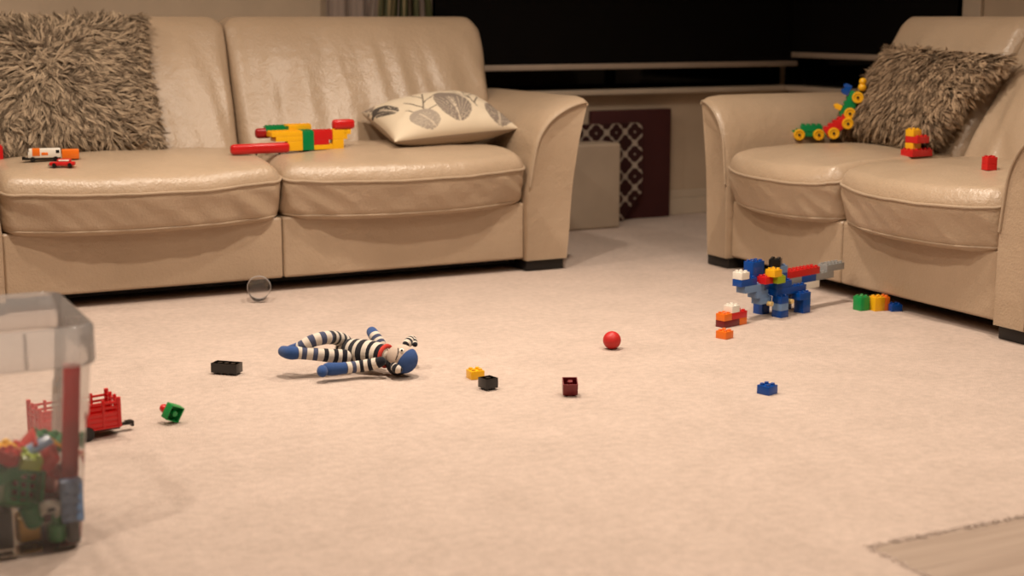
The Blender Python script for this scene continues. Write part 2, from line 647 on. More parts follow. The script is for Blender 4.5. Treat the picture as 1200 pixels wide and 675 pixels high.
# roller blinds
t = thing('roller_blind', 'black roller blind with pale bottom rail on the left window behind the sofa', 'blind', (3.38, 5.665, .675))
mb = MB(); mb.box(-.905, .915, -.001, .001, .012, 1.50); link('blind_fabric', mb.mesh('blind_fabric', 'blind'), t)
mb = MB(); mb.box(-.905, .918, -.008, .008, -.010, .014, .004); link('bottom_rail', mb.mesh('bottom_rail', 'rail'), t, label='pale bottom rail')
mb = MB(); mb.tube([(-.905, 0, 1.53), (.905, 0, 1.53)], .03, 16); link('roller_tube', mb.mesh('roller_tube', 'blind'), t)
t = thing('roller_blind', 'black roller blind with pale bottom rail on the right window behind the loveseat', 'blind', (4.272, 5.15, .715))
mb = MB(); mb.box(-.001, .001, -.545, .535, .012, 1.46); link('blind_fabric', mb.mesh('blind_fabric', 'blind'), t)
mb = MB(); mb.box(-.008, .008, -.545, .538, -.010, .014, .004); link('bottom_rail', mb.mesh('bottom_rail', 'rail'), t, label='pale bottom rail')
mb = MB(); mb.tube([(0, -.545, 1.49), (0, .535, 1.49)], .03, 16); link('roller_tube', mb.mesh('roller_tube', 'blind'), t)

# curtain
mb = MB()
vs, fs = [], []
NX = 90
for i in range(NX + 1):
    x = 2.02 + .45 * i / NX
    y = 5.690 + .012 * math.sin(x * 78) + .006 * math.sin(x * 161 + 1)
    for z in (.02, .5, .9, 1.4, 2.25):
        vs.append((x, y, z))
for i in range(NX):
    for j in range(4):
        fs.append((i * 5 + j, (i + 1) * 5 + j, (i + 1) * 5 + j + 1, i * 5 + j + 1))
mb.add(vs, fs)
cu = link('curtain', mb.mesh('curtain', 'curtain'))
so = cu.modifiers.new('s', 'SOLIDIFY'); so.thickness = .003
tag(cu, 'mauve grey curtain hanging beside the window behind the sofa', 'curtain')

# plant behind the sofa
px_, py_ = 2.345, 5.605
t = thing('potted_plant', 'plant with long drooping narrow leaves behind the sofa back', 'plant', (px_, py_, 0))
mb = MB(); mb.lathe([(.045, 0), (.055, .10), (.066, .14), (.066, .16), (.058, .16), (.056, .14)], 24, cap=False)
mb.lathe([(.045, 0), (.045, .003)], 24)
link('pot', mb.mesh('pot', 'terracotta'), t)
mb = MB(); mb.lathe([(.055, .13), (.0001, .138)], 20, cap=False); link('soil', mb.mesh('soil', 'soil'), t)
mb = MB(); mb.tube([(0, 0, .12), (.005, .0, .5), (-.005, .0, .9), (0, 0, 1.26)], [.012, .011, .010, .009], 8); link('stem', mb.mesh('stem', 'stem'), t)
rg = random.Random(12)
mb = MB()


def leaf(mb, p0, dirx, diry, rise, L, w, mat, droop):
    pts = []
    for k in range(9):
        s_ = k / 8
        pts.append(Vector(p0) + Vector((dirx * L * (1 - (1 - s_) ** 1.6) * .55, diry * L * (1 - (1 - s_) ** 1.6) * .55, rise * s_ - droop * s_ ** 2.0)))
    side = Vector((-diry, dirx, 0)).normalized() if abs(dirx) + abs(diry) > .2 else Vector((1, 0, 0))
    side = (side + Vector((.6, -.3, 0))).normalized()
    vs, fs = [], []
    for k, p in enumerate(pts):
        ww = w * (math.sin(math.pi * min(1, (k + .8) / 8.8)) ** .6) / 2
        vs += [p - side * ww, p + Vector((0, .0015, .0)), p + side * ww]
    for k in range(8):
        for q in (0, 1):
            fs.append((k * 3 + q, k * 3 + q + 1, k * 3 + q + 4, k * 3 + q + 3))
    mb.add(vs, fs, mat)


for k in range(34):
    tx = rg.choice([-.145, -.13, -.12, -.10, -.08, -.06, -.05, .015, .045, .06, .08]) + rg.uniform(-.010, .010)
    L = rg.uniform(.36, .52)
    leaf(mb, (rg.uniform(-.01, .01), 0, 1.20 + rg.uniform(-.06, .05)), tx / (.55 * L), rg.uniform(-.25, .02), rg.uniform(.10, .2), L, rg.uniform(.015, .023),
         rg.choice([0, 0, 1]), rg.uniform(.56, .82))
for k in range(12):
    a = rg.uniform(0, 6.28)
    leaf(mb, (0, 0, 1.22), math.cos(a) * .35, math.sin(a) * .16, .25, .4, .014, 0, .15)
link('foliage', mb.mesh('foliage', ['leaf', 'leaf_dry']), t)


# ------------------------------------------------------------------ sofas
def make_sofa(name, label, cat, loc, rotz, widths, seed, flare=1.0, tops=(0, 0, 0)):
    root = thing(name, label, cat, loc, rotz)
    Wd = sum(widths)
    D = .90
    rg = random.Random(seed)
    # base panels (one under each seat cushion)
    x = -Wd / 2
    for w in widths:
        mb = MB()

        def fb(p):
            return Vector((p.x, p.y + (.008 * (1 - (p.x / (w / 2)) ** 2) if p.y < 0 else 0), p.z))
        softbox(mb, w / 2 - .001, .40, .10, .010, 10, 4, 4)
        link('base_panel', mb.mesh('base_panel', 'leather', True, 60), root, (x + w / 2, .41, .145))
        x += w
    mb = MB(); mb.box(-Wd / 2 - .08, Wd / 2 + .08, .10, D - .06, .018, .05, .003); link('underside', mb.mesh('underside', 'underside'), root, label='black cloth underside')
    # seat cushions
    x = -Wd / 2
    for wi, w in enumerate(widths):
        hx, hy, hz, r = w / 2 - .002, .31, .098, .038
        cx, cy, cz = x + w / 2, .285, .335
        sx = rg.uniform(0, 50)

        def fs_(p, hx=hx, hy=hy, hz=hz, sx=sx):
            nx_, ny_, nz_ = p.x / hx, p.y / hy, p.z / hz
            q = p.copy()
            wf = sstep(.1, 1, -ny_)
            e = max(0, 1 - abs(nx_) ** 2.4)
            q.y -= .052 * e * wf - .010 * wf * (1 - e)
            # front falls away to the piping, middle hangs lower
            top = sstep(-.1, .8, nz_)
            q.z -= top * (.030 * (1 - math.sqrt(max(0, 1 - max(0, (-ny_ - .52) / .48) ** 2))) * (1 - .0 * e) + .016 * e * wf)
            q.y += .024 * sstep(.35, -1, nz_) * wf
            q.z -= (1 - top) * .012 * e * wf
            q.z += top * .020 * e * (1 - abs(ny_) ** 2)
            # sides drawn in a little at the seams
            q.z -= top * .014 * sstep(.88, 1.0, abs(nx_)) * sstep(-.9, .2, -ny_)
            # leather creases
            n1 = noise.noise(Vector((q.x * 7 + sx, q.y * 9, q.z * 16)))
            n2 = noise.noise(Vector((q.x * 20 + sx + q.z * 24, q.y * 8 + 7, q.z * 7)))
            pull = sstep(.25, 1, abs(nx_)) * (1 - top) * wf
            q.y += .0035 * n1 * wf + (.003 + .011 * pull) * n2 * wf * (1 - top * .75)
            q.z += .0030 * n1 * top + .0016 * n2 * top
            return q
        mb = MB()
        softbox(mb, hx, hy, hz, r, 64, 30, 16, fs_)
        seat = link('seat_cushion', mb.mesh('seat_cushion', 'leather', True, 70), root, (cx, cy, cz))
        for (zz, rad, nm) in ((hz - r * .97, .0045, 'piping'), (-hz + r * .42, .0030, 'piping')):
            path = []
            for k in range(7): path.append(Vector((-hx, -hy + r + .10 * (1 - k / 7), zz)))
            for k in range(6): path.append(Vector((-hx + r - r * math.cos(k / 6 * math.pi / 2), -hy + r - r * math.sin(k / 6 * math.pi / 2), zz)))
            for k in range(41): path.append(Vector((-hx + r + (2 * hx - 2 * r) * k / 40, -hy, zz)))
            for k in range(1, 7): path.append(Vector((hx - r + r * math.sin(k / 6 * math.pi / 2), -hy + r - r * math.cos(k / 6 * math.pi / 2), zz)))
            for k in range(1, 8): path.append(Vector((hx, -hy + r + .10 * k / 7, zz)))
            # follow the cushion's rounded rim
            inset = r - math.sqrt(max(0, r * r - max(0, abs(zz) - (hz - r)) ** 2))
            pp = []
            for p in path:
                p = p.copy()
                p.y += inset * sstep(-hy + .12, -hy + .02, p.y)
                p.x *= (hx - inset * .9) / hx
                pp.append(fs_(p) + Vector((0, -.0022, .0002)))
            mb = MB(); mb.tube(pp, rad, 8)
            link('piping', mb.mesh('piping', 'leather_piping'), seat)
        x += w
    # back cushions
    x = -Wd / 2
    for wi, w in enumerate(widths):
        x0, x1 = x, x + w
        ext0 = .095 * flare if wi == 0 else 0
        ext1 = .095 * flare if wi == len(widths) - 1 else 0
        hx = (w + ext0 + ext1) / 2 - .002
        cx = (x0 - ext0 + x1 + ext1) / 2
        hy, hz, r = .12, .25, .042
        sx = rg.uniform(0, 80)

        def fbk(p, hx=hx, sx=sx, ext0=ext0, ext1=ext1, cx=cx):
            nx_, ny_, nz_ = p.x / hx, p.y / .12, p.z / .25
            z = .638 + p.z
            yf = .475 + (z - .44) * .60
            q = p.copy()
            q.y = yf + (.885 - yf) * (ny_ + 1) / 2 - .62
            e = max(0, 1 - abs(nx_) ** 4) * max(0, 1 - abs(nz_) ** 3)
            fr = (1 - ny_) / 2
            q.y -= .030 * e * fr
            # the ends that hang over the arms taper towards the bottom
            if ext1: q.x -= .055 * sstep(-.2, -1, nz_) * sstep(.5, 1, nx_)
            if ext0: q.x += .055 * sstep(-.2, -1, nz_) * sstep(.5, 1, -nx_)
            xa = (cx + p.x) / (Wd / 2)
            up_ = .35 + .65 * sstep(-1, .9, nz_)
            q.x += (tops[1] + (tops[2] - tops[1]) * xa if xa > 0 else tops[1] + (tops[1] - tops[0]) * xa) * up_
            # upper corners rounded
            q.z -= .009 * sstep(.86, 1, abs(nx_)) * sstep(.4, 1, nz_) + .012 * sstep(.9, 1, nx_) * sstep(.4, 1, nz_) * (ext1 > 0)
            # hanging folds in the leather
            n1 = noise.noise(Vector((q.x * 14 + sx + .8 * nz_ * nx_, q.z * 2.2, 3)))
            n2 = noise.noise(Vector((q.x * 6 + sx, q.z * 5, 9)))
            fold = sstep(.75, .0, nz_) * .6 + .4 * sstep(.95, .5, nz_)
            n3 = noise.noise(Vector((q.x * 22 + sx + 1.5 * q.z, q.z * 2.6, 13)))
            n4 = noise.noise(Vector(((q.x + .8 * q.z) * 9 + sx, (q.z - .8 * q.x) * 2.0, 21)))
            q.y += (.012 * n1 * fold + .006 * n2 + .0055 * n3 * fold + .010 * max(0, n4) * sstep(.6, -.6, nz_)) * fr
            return q
        mb = MB()
        softbox(mb, hx, hy, hz, r, 60, 6, 26, fbk)
        link('back_cushion', mb.mesh('back_cushion', 'leather', True, 70), root, (cx, .62, .638))
        x += w
    # outside of the back
    mb = MB(); softbox(mb, Wd / 2 + .12 * flare, .07, .35, .03, 10, 2, 8)
    link('back_panel', mb.mesh('back_panel', 'leather', True, 60), root, (0, D - .075, .41))
    # arms
    for sd in (-1, 1):
        prof = [(0.0, .040), (.158, .040)] + [tuple(p[:2]) for p in catmull([(.160, .06, 0), (.172, .2, 0), (.193, .38, 0), (.215, .50, 0), (.231, .565, 0), (.236, .585, 0)], 5)]
        top = [tuple(p[:2]) for p in catmull([(.236, .590, 0), (.222, .594, 0), (.165, .578, 0), (.105, .546, 0), (.064, .506, 0), (.037, .457, 0), (.020, .39, 0), (.004, .30, 0)], 6)]
        allp = [(a_ * (flare if a_ > .0 else 1), b_) for (a_, b_) in prof + top + [(0.0, .25)]]
        nP = len(allp)
        topset = set(range(len(prof), len(prof) + len(top)))
        loops = []
        cxp, czp = .11 * flare, .32
        # (y, shrink, top lift)
        for (y, shr, lift) in ((-.012, .012, -.004), (-.014, .004, -.002), (-.010, 0, 0), (.010, -.002, .008), (.06, -.002, .014), (.2, 0, .016), (.45, 0, .016), (.70, 0, .014), (D - .03, .0, .010), (D, .012, 0)):
            lp = []
            for i, (px, pz) in enumerate(allp):
                d = Vector((px - cxp, pz - czp)); L = d.length
                k = max(0, (L - shr)) / L if L > 0 else 1
                qx, qz = cxp + d.x * k, czp + d.y * k
                if pz < .06: qz = pz
                if i in topset: qz += lift * sstep(.3, .58, pz)
                w_ = .0025 * noise.noise(Vector((qx * 9 + sd * 5 + seed, y * 8, qz * 9)))
                lp.append(Vector((sd * (Wd / 2 + qx + w_), y, qz + (w_ if pz > .1 else 0))))
            loops.append(lp)
        vs = [p for lp in loops for p in lp]
        fs = []
        for a in range(len(loops) - 1):
            for i in range(nP):
                j = (i + 1) % nP
                fs.append((a * nP + i, a * nP + j, (a + 1) * nP + j, (a + 1) * nP + i))
        fs.append(tuple(range(nP))); fs.append(tuple((len(loops) - 1) * nP + i for i in range(nP))[::-1])
        mb = MB(); mb.add(vs, fs)
        arm = link('armrest', mb.mesh('armrest', 'leather', True, 50), root)
        path = [loops[1][i] + Vector((0, -.002, .001)) for i in range(len(prof) - 3, len(prof) + len(top))]
        mb = MB(); mb.tube(path, .0042, 8); link('piping', mb.mesh('piping', 'leather_piping'), arm)
        for y in (.005, D - .16):
            xx = sd * (Wd / 2 + .079 * max(flare, .9)); fw = .074 * max(flare, .9)
            mb = MB(); mb.box(xx - fw, xx + fw, y, y + .13, 0, .042, .003)
            link('foot', mb.mesh('foot', 'foot'), root, label='black block foot')
    return root


sofa = make_sofa('sofa', 'large cream leather sofa on the left with fur and leaf print cushions', 'sofa', (1.486, 4.635, 0), 0, [.875, .883], 1, 1.0, (.03, .034, .075))
love = make_sofa('loveseat', 'smaller cream leather two-seat sofa on the right below the corner window', 'sofa', (3.035, 3.7075, 0), -90, [.61, .695], 5, .72, (.06, .02, 0))
bpy.context.view_layer.update()
DG = bpy.context.evaluated_depsgraph_get()


def surf(x, y, ztop=.5):
    hit, loc, nrm, idx, ob, mw = SC.ray_cast(DG, Vector((x, y, ztop)), Vector((0, 0, -1)))
    return loc.z if hit else 0


def on_seat(px, py, z=.43):           # where the line of sight meets the seat
    hit, loc, nrm, idx, ob, mw = SC.ray_cast(DG, Vector((0, 0, CAM_H)), ray(px, py).normalized())
    return loc.copy() if hit else at(px, py, z)


# ------------------------------------------------------------------ cushions
def quad_pillow(c, nrm, th, n, colf=None, pinch=.05, power=2.4):
    """c: corners (0,0) (1,0) (1,1) (0,1); returns surface function and MB of a filled cushion."""
    c = [Vector(p) for p in c]
    nrm = Vector(nrm).normalized()

    def S(s, t, side):
        a, b = 2 * s - 1, 2 * t - 1
        a2 = a * (1 - pinch * (1 - b * b)); b2 = b * (1 - pinch * (1 - a * a))
        s2, t2 = (a2 + 1) / 2, (b2 + 1) / 2
        p = c[0] * (1 - s2) * (1 - t2) + c[1] * s2 * (1 - t2) + c[2] * s2 * t2 + c[3] * (1 - s2) * t2
        h = th * math.sqrt(max(0, (1 - abs(a) ** power) * (1 - abs(b) ** power)))
        return p + nrm * h * side
    mb = MB()
    for side in (1, -1):
        vs, fs, cs = [], [], []
        for i in range(n + 1):
            for j in range(n + 1):
                s = .5 - .5 * math.cos(math.pi * i / n) if colf is None else i / n
                t = .5 - .5 * math.cos(math.pi * j / n) if colf is None else j / n
                p = S(s, t, side)
                if colf is not None:
                    p = p + nrm * side * .004 * noise.noise(Vector((s * 9, t * 9, side * 3))) * min(1, 8 * min(s, t, 1 - s, 1 - t))
                vs.append(p)
        for i in range(n):
            for j in range(n):
                fs.append((i * (n + 1) + j, (i + 1) * (n + 1) + j, (i + 1) * (n + 1) + j + 1, i * (n + 1) + j + 1))
                if colf: cs.append(colf((i + .5) / n, (j + .5) / n, side))
        mb.add(vs, fs, 0, cs if colf else None)
    return S, mb


def fur_strands(S, nrm, nclump, per, L, seed, whorl, light, dark, droop=.35, back=.12):
    rg = np.random.RandomState(seed)
    nrm = Vector(nrm).normalized()
    V, FC, CC = [], [], []
    SEG = 4
    for c in range(nclump):
        side = 1 if rg.rand() > back else -1
        s, t = rg.rand(), rg.rand()
        if c % 5 == 0:                                   # fringe all along the rim
            e = rg.randint(4); q = .02 * rg.rand()
            if e == 0: s = q
            elif e == 1: s = 1 - q
            elif e == 2: t = q
            else: t = 1 - q
        p = S(s, t, side)
        ds = (S(min(1, s + .02), t, side) - S(max(0, s - .02), t, side)).normalized()
        dt = (S(s, min(1, t + .02), side) - S(s, max(0, t - .02), side)).normalized()
        n = ds.cross(dt).normalized()
        if n.dot(nrm) * side < 0: n = -n
        dx, dy = s - whorl[0], t - whorl[1]
        rr = math.hypot(dx, dy) + 1e-3
        ang = math.atan2(dy, dx) + whorl[2] + (2.5 * rg.randn() if rr < .10 else 0) + 1.7 * noise.noise(Vector((s * 5.5, t * 5.5, seed))) + .5 * rg.randn()
        tang = ds * math.cos(ang) + dt * math.sin(ang)
        edge = min(s, t, 1 - s, 1 - t)
        lift = .42 + .25 * rg.rand() - (.1 if edge < .05 else 0)
        d0 = (tang * .85 + n * lift).normalized()
        Lc = L * (.7 + .5 * rg.rand())
        tipc = p + d0 * Lc + tang * Lc * .15 - n * Lc * .20 - Vector((0, 0, 1)) * Lc * droop * .5
        curl = ds * rg.randn() * .12 * Lc + dt * rg.randn() * .12 * Lc
        mixc = rg.rand()
        for k in range(per):
            s2 = min(1, max(0, s + rg.randn() * .008)); t2 = min(1, max(0, t + rg.randn() * .008))
            b0 = S(s2, t2, side) - n * .002
            tip = tipc + (ds * rg.randn() + dt * rg.randn()) * Lc * .06 + n * rg.randn() * Lc * .03
            m1 = b0.lerp(tip, .5) + n * Lc * .16 + curl * .6
            w = .00085 + .0007 * rg.rand()
            sd = d0.cross(n + ds * rg.randn() * .5).normalized()
            cm = sstep(.1, .9, .7 * mixc + .3 * rg.rand())
            col = [light[i] * cm + dark[i] * (1 - cm) for i in range(3)]
            o = len(V)
            for q in range(SEG):
                f = q / SEG
                pt = b0 * (1 - f) ** 2 + m1 * 2 * f * (1 - f) + tip * f * f
                ww = w * (1 - .55 * f)
                V.append(pt - sd * ww); V.append(pt + sd * ww)
            V.append(tip)
            for q in range(SEG - 1):
                a = o + q * 2
                FC.append((a, a + 1, a + 3, a + 2)); CC.append(col)
            a = o + (SEG - 1) * 2
            FC.append((a, a + 1, o + SEG * 2)); CC.append(col)
    me = bpy.data.meshes.new('fur')
    me.from_pydata([tuple(v) for v in V], [], FC)
    me.materials.append(M['fur'])
    ca = me.color_attributes.new('Col', 'FLOAT_COLOR', 'CORNER')
    tot = np.array([len(f) for f in FC]); arr = np.repeat(np.hstack([np.array(CC), np.ones((len(CC), 1))]), tot, axis=0)
    ca.data.foreach_set('color', arr.astype(np.float32).ravel())
    me.polygons.foreach_set('use_smooth', [True] * len(FC))
    return me


FL, FD = (.51, .385, .26), (.085, .057, .035)


def fur_cushion(label, corners, nrm, th, seed, whorl, ncl, L=.055, light=FL, dark=FD):
    ctr = sum((Vector(p) for p in corners), Vector()) / 4
    loc = corners_base = Vector((ctr.x, ctr.y, min(p[2] for p in corners)))
    cc = [Vector(p) - loc for p in corners]
    root = thing('fur_cushion', label, 'cushion', loc)
    S, mb = quad_pillow(cc, nrm, th, 22, None, .03, 3.0)
    body = link('cushion_body', mb.mesh('cushion_body', 'fur_base', True, 60), root)
    link('fur', fur_strands(S, nrm, ncl, 7, L, seed, whorl, light, dark), root)
    return root


def pl_y(x, z, off):   # point in front of sofa back
    return Vector((x, 4.635 + .475 + (z - .44) * .60 - off, z))


fur_cushion('large square brown shaggy fur cushion leaning on the left end of the sofa',
            [pl_y(.655, .448, .10), pl_y(1.185, .440, .10), pl_y(1.192, .885, .07), pl_y(.665, .885, .07)], (0, -1, .62), .06, 4, (.36, .60, 0.15), 4200, .050)
fur_cushion('brown shaggy fur cushion slumped in the corner of the loveseat behind toy train',
            [(3.50, 4.37, .480), (3.425, 3.815, .470), (3.615, 3.665, .755), (3.65, 4.27, .775)], (-1, -.12, .62), .06, 9, (.40, .95, .1), 4600, .047, (.51, .365, .235), (.095, .06, .035))


def print_col(s, t, side):
    cream = (.66, .56, .42); grey = (.23, .185, .15); dark = (.075, .062, .052)
    if side < 0:
        return (.36, .28, .21)
    ov = [(.56, .36, .145, .30, -.08, grey), (.07, .62, .055, .20, .2, dark), (.27, .16, .11, .14, .5, (.34, .285, .23)), (.93, .24, .12, .24, -.35, grey),
          (.0, .95, .07, .14, .1, grey), (.82, .93, .11, .14, .2, grey), (.32, .95, .10, .12, -.2, grey)]
    for (cx, cy, rx, ry, an, c) in ov:
        dx, dy = s - cx, t - cy
        x = dx * math.cos(an) + dy * math.sin(an); y = -dx * math.sin(an) + dy * math.cos(an)
        if (x / rx) ** 2 + (y / ry) ** 2 < 1:
            a = math.atan2(x, y + ry * 1.0)
            if abs((a * 9) % 1 - .5) < .08 and y < ry * .45: return (.50, .42, .32)
            if abs(x) < .006 and y < ry * .5: return (.55, .46, .35)
            return c
    # thin twigs
    for (x0, y0, x1, y1) in ((.22, .05, .42, .75), (.30, .30, .20, .55), (.33, .42, .50, .62), (.36, .52, .30, .80), (.74, .25, .78, .95), (.75, .45, .66, .70), (.76, .55, .90, .75), (.755, .35, .86, .55),
                             (.26, .18, .16, .36), (.28, .22, .42, .33)):
        dx, dy = x1 - x0, y1 - y0
        u_ = ((s - x0) * dx + (t - y0) * dy) / (dx * dx + dy * dy)
        if 0 < u_ < 1 and abs((s - x0) * dy - (t - y0) * dx) / math.hypot(dx, dy) < .0065:
            return (.16, .13, .10)
    return cream


cor = [Vector((1.915, 4.735, .468)), Vector((2.420, 4.80, .492)), Vector((2.385, 5.115, .590)), Vector((1.935, 5.105, .545))]
base = Vector((2.14, 4.93, .45))
S, mb = quad_pillow([p - base for p in cor], (-.03, -.36, 1), .088, 130, print_col, .05, 2.2)
t = link('print_cushion', mb.mesh('print_cushion', 'print', True, 60), None, base)
tag(t, 'cream cushion printed with grey leaves lying beside the sofa arm', 'cushion')

# ------------------------------------------------------------------ things between the sofas
t = thing('storage_box', 'beige fabric storage cube on the floor behind the sofa arm', 'box', (3.075, 5.535, 0))
mb = MB(); softbox(mb, .165, .075, .181, .012, 6, 6, 6)
link('box_body', mb.mesh('box_body', 'beige_box'), t, (0, -.0, .181))

t = thing('folded_screen', 'dark red board standing against the wall below the window', 'panel', (3.475, 5.701, 0))
mb = MB(); mb.box(-.25, .155, -.019, .019, 0, .485, .005); link('panel_body', mb.mesh('panel_body', 'darkred_cloth'), t)


def lattice_col(s, t):
    # interlaced white motif on dark red
    P = .098
    x = (s % P) / P - .5; y = (t % P) / P - .5
    ax, ay = abs(x), abs(y)
    blob = min(math.hypot(ax - .17, ay), math.hypot(ax, ay - .17)) < .20
    blob2 = min(math.hypot(ax - .5, ay - .33), math.hypot(ax - .33, ay - .5)) < .20
    if not (blob or blob2) or (max(abs(ax - .5), abs(ay - .5)) < .045):
        return (.36, .30, .245)
    return (.03, .006, .006)


mb = MB()
nx_, nz_ = 84, 110
w_, h_ = .33, .43
for (yy, sgn) in ((-.010, 1), (.010, -1)):
    vs, fs, cs = [], [], []
    for i in range(nx_ + 1):
        for j in range(nz_ + 1):
            s, tt = w_ * i / nx_, h_ * j / nz_
            # lower right corner cut away
            vs.append((s - w_ / 2, yy + .006 * math.sin(s * 30), tt))
    for i in range(nx_):
        for j in range(nz_):
            s, tt = w_ * (i + .5) / nx_, h_ * (j + .5) / nz_
            cut = tt < (s - (w_ - .10)) * 1.3
            if cut: continue
            fs.append((i * (nz_ + 1) + j, (i + 1) * (nz_ + 1) + j, (i + 1) * (nz_ + 1) + j + 1, i * (nz_ + 1) + j + 1)); cs.append(lattice_col(s, tt))
    mb.add(vs, fs, 0, cs)
t = link('patterned_bag', mb.mesh('patterned_bag', 'lattice', False), None, (3.29, 5.648, 0), (R(-1.5), 0, 0))
tag(t, 'dark fabric bag with white lattice pattern leaning on the dark red board', 'bag')
for o_ in (t,):
    so = o_.modifiers.new('s', 'SOLIDIFY'); so.thickness = .004

# ------------------------------------------------------------------ toys on the floor
ball = MB(); ball.ball((0, 0, .0245), .0245, 32)
t = link('toy_ball', ball.mesh('toy_ball', 'rubber_red'), None, at(717, 409)); tag(t, 'small shiny red ball in the middle of the carpet', 'ball')

loose_brick(899, 461, 45, 2, 2, 1, 'blue', 'blue toy brick alone on the open carpet at right')
loose_brick(557, 443, 24, 2, 2, 1, 'yellow', 'yellow toy brick on the carpet touching distance from a black one')
loose_brick(572, 456, 36, 2, 2, 1.15, 'black', 'small black toy brick lying just in front of the yellow brick', True)
loose_brick(668, 464, 2, 2, 2, 1.4, 'maroon', 'dark red toy brick with open side up on the middle carpet', True, tilt=(17, 0))
loose_brick(266, 438, -17, 4, 2, 1.15, 'black', 'long black toy brick upside down left of the striped doll', True)
loose_brick(849, 396, 45, 2, 2, 1, 'orange', 'orange toy brick lying alone in front of the brick stack')
loose_brick(1009, 363, 30, 2, 2, 2, 'brightgreen', 'green toy brick by the loveseat base, left of the yellow and orange pair')
loose_brick(1048, 364, 12, 2, 2, 1, 'blue', 'blue toy brick tucked under the loveseat front edge')
p = at(1033, 363)
t = thing('brick_pair', 'yellow and orange toy bricks joined together at the loveseat base', 'toy bricks', p, CAMROT + 20)
bricks(t, [('brick', -2, 0, -1, 1, 0, 2, 'yellow'), ('brick', 0, 1, -1, 1, 0, 2, 'orange')])

p = at(857, 381)
t = thing('brick_stack', 'low stack of dark red, orange, red and white toy bricks beside blue brick dog', 'toy bricks', (p.x, p.y, 0), CAMROT + 41)
bricks(t, [('brick', -3, 1, -1, 1, 0, 1, 'maroon'), ('brick', 1, 3, -1, 1, 0, 1, 'orange'), ('brick', -3, -1, -1, 1, 1, 1, 'orange'),
           ('brick', -1, 3, -1, 1, 1, 1, 'red'), ('brick', -1, 1, -1, 1, 2, 1, 'white')], .945)

# brick dog
p = at(915, 373)
t = thing('brick_dog', 'blue toy dog built of bricks with red back and grey tail standing by the loveseat', 'toy dog', (p.x, p.y, 0), 15)
K = 1.0
rows = [('leg', 0, 2, 0, 2, 0, 1, 'blue'), ('leg', 0, 2, 0, 2, 1, 1, 'lightblue'), ('leg', 0, 2, 0, 2, 2, 1, 'blue'),
        ('leg', 6, 8, 0, 2, 0, 2, 'blue'), ('leg', 5, 8, 0, 2, 2, 1, 'blue'),
        ('leg', 0, 2, 4, 6, 0, 3, 'blue'), ('leg', 6, 8, 4, 6, 0, 3, 'blue'),
        ('body', 0, 8, 1, 5, 3, 1, 'blue'), ('body', 0, 4, 1, 5, 4, 1, 'blue'),
        ('rump', 4, 8, 2, 4, 4, 1, 'grey'), ('rump', 8, 12, 2, 4, 4, 1, 'blue'), ('rump', 8, 13, 2, 4, 3, 1, 'white'),
        ('back', 4, 13, 2, 4, 5, 1, 'red'), ('tail', 12, 17, 2, 4, 4, 1, 'grey'), ('tail', 15, 20, 2, 4, 5, 1, 'grey'),
        ('shoulder', -1, 1, 0, 2, 5, 1, 'lime'), ('shoulder', 1, 4, 2, 4, 5, 1, 'blue'), ('saddle', 2, 4, 2, 4, 6, 1, 'lightblue'),
        ('collar', -3, -1, 1, 3, 5, 1, 'red'), ('ear', -2, 0, 0, 2, 6, 1, 'yellow'),
        ('head', -4, -1, 3, 5, 5, 3, 'blue'), ('snout', -8, -4, 2, 4, 5, 1, 'blue'), ('nose', -8, -6, 2, 4, 6, 1, 'white'),
        ('jaw', -7, -2, 2, 4, 4, 1, 'lightblue'), ('chest', -4, -1, 2, 4, 3, 1, 'lightblue'), ('chest', -3, 0, 2, 4, 2, 1, 'lightblue')]
bricks(t, rows, K)
link('driver_block', brick_mesh(2, 2, 1, 'black', K), t, (1.9 * UN * K, 3 * UN * K, 7.02 * BH * K), (0, 0, R(30)), 'black block')
for (x, y) in ((-.9, 1.2), (3.4, .3)):
    mb = MB(); mb.tube([(0, 0, 0), (0, .9 * UN, 0)], .0075, 14)
    link('peg', mb.mesh('peg', 'pale'), t, (x * UN * K, y * UN * K, 2.0 * BH * K), label='pale yellow peg')

# green brick standing on its edge with a red knob
p = at(206, 497)
t = thing('toy_brick', 'green toy brick tipped on edge with a red knob, right of the red trailer', 'toy brick', (p.x, p.y, .02))
t.rotation_mode = 'QUATERNION'
t.rotation_quaternion = (Matrix.Rotation(R(CAMROT + 44), 3, 'Z') @ Matrix.Rotation(R(-78), 3, 'X') @ Matrix.Rotation(R(24), 3, 'Z')).to_quaternion()
link('brick_body', brick_mesh(2, 2, 1, 'brightgreen'), t)
mb = MB(); mb.lathe([(.0075, 0), (.0095, .004), (.0095, .014), (.0075, .018)], 16); link('knob', mb.mesh('knob', 'red'), t, (-.0085, .002, BH + .001), label='red knob')
settle(t)

# clear cup lying on its side in front of the sofa
p = at(304, 350.5)
t = thing('plastic_cup', 'clear plastic cup lying on its side in front of the sofa base', 'cup', (p.x, p.y, .0372))
t.rotation_euler = (R(-87), 0, R(CAMROT + 8))
link('cup_body', MB().lathe([(.030, .070), (.0362, .002)], 40, cap=False).lathe([(.0295, .0695), (.0300, .070)], 40).mesh('cup_body', 'cup'), t, (0, 0, 0), (math.pi, 0, 0))
mb = MB(); mb.tube([Vector((.0364 * math.cos(R(k * 10)), .0364 * math.sin(R(k * 10)), 0)) for k in range(37)], .0017, 8, cap=False)
link('rim', mb.mesh('rim', 'cup_rim'), t, label='pale cup rim')
settle(t)


# striped doll --------------------------------------------------------------
CW, CB, CBL, CST = (.60, .53, .45), (.010, .010, .016), (.028, .070, .21), (.055, .065, .12)


def stripes(period, seq, tail=None, head=None):
    def f(l, L):
        if tail and l > L - tail[0]: return tail[1]
        if head and l < head[0]: return head[1]
        i = int(l / period)
        return seq[i % len(seq)] if not callable(seq) else seq(i, l / L)
    return f


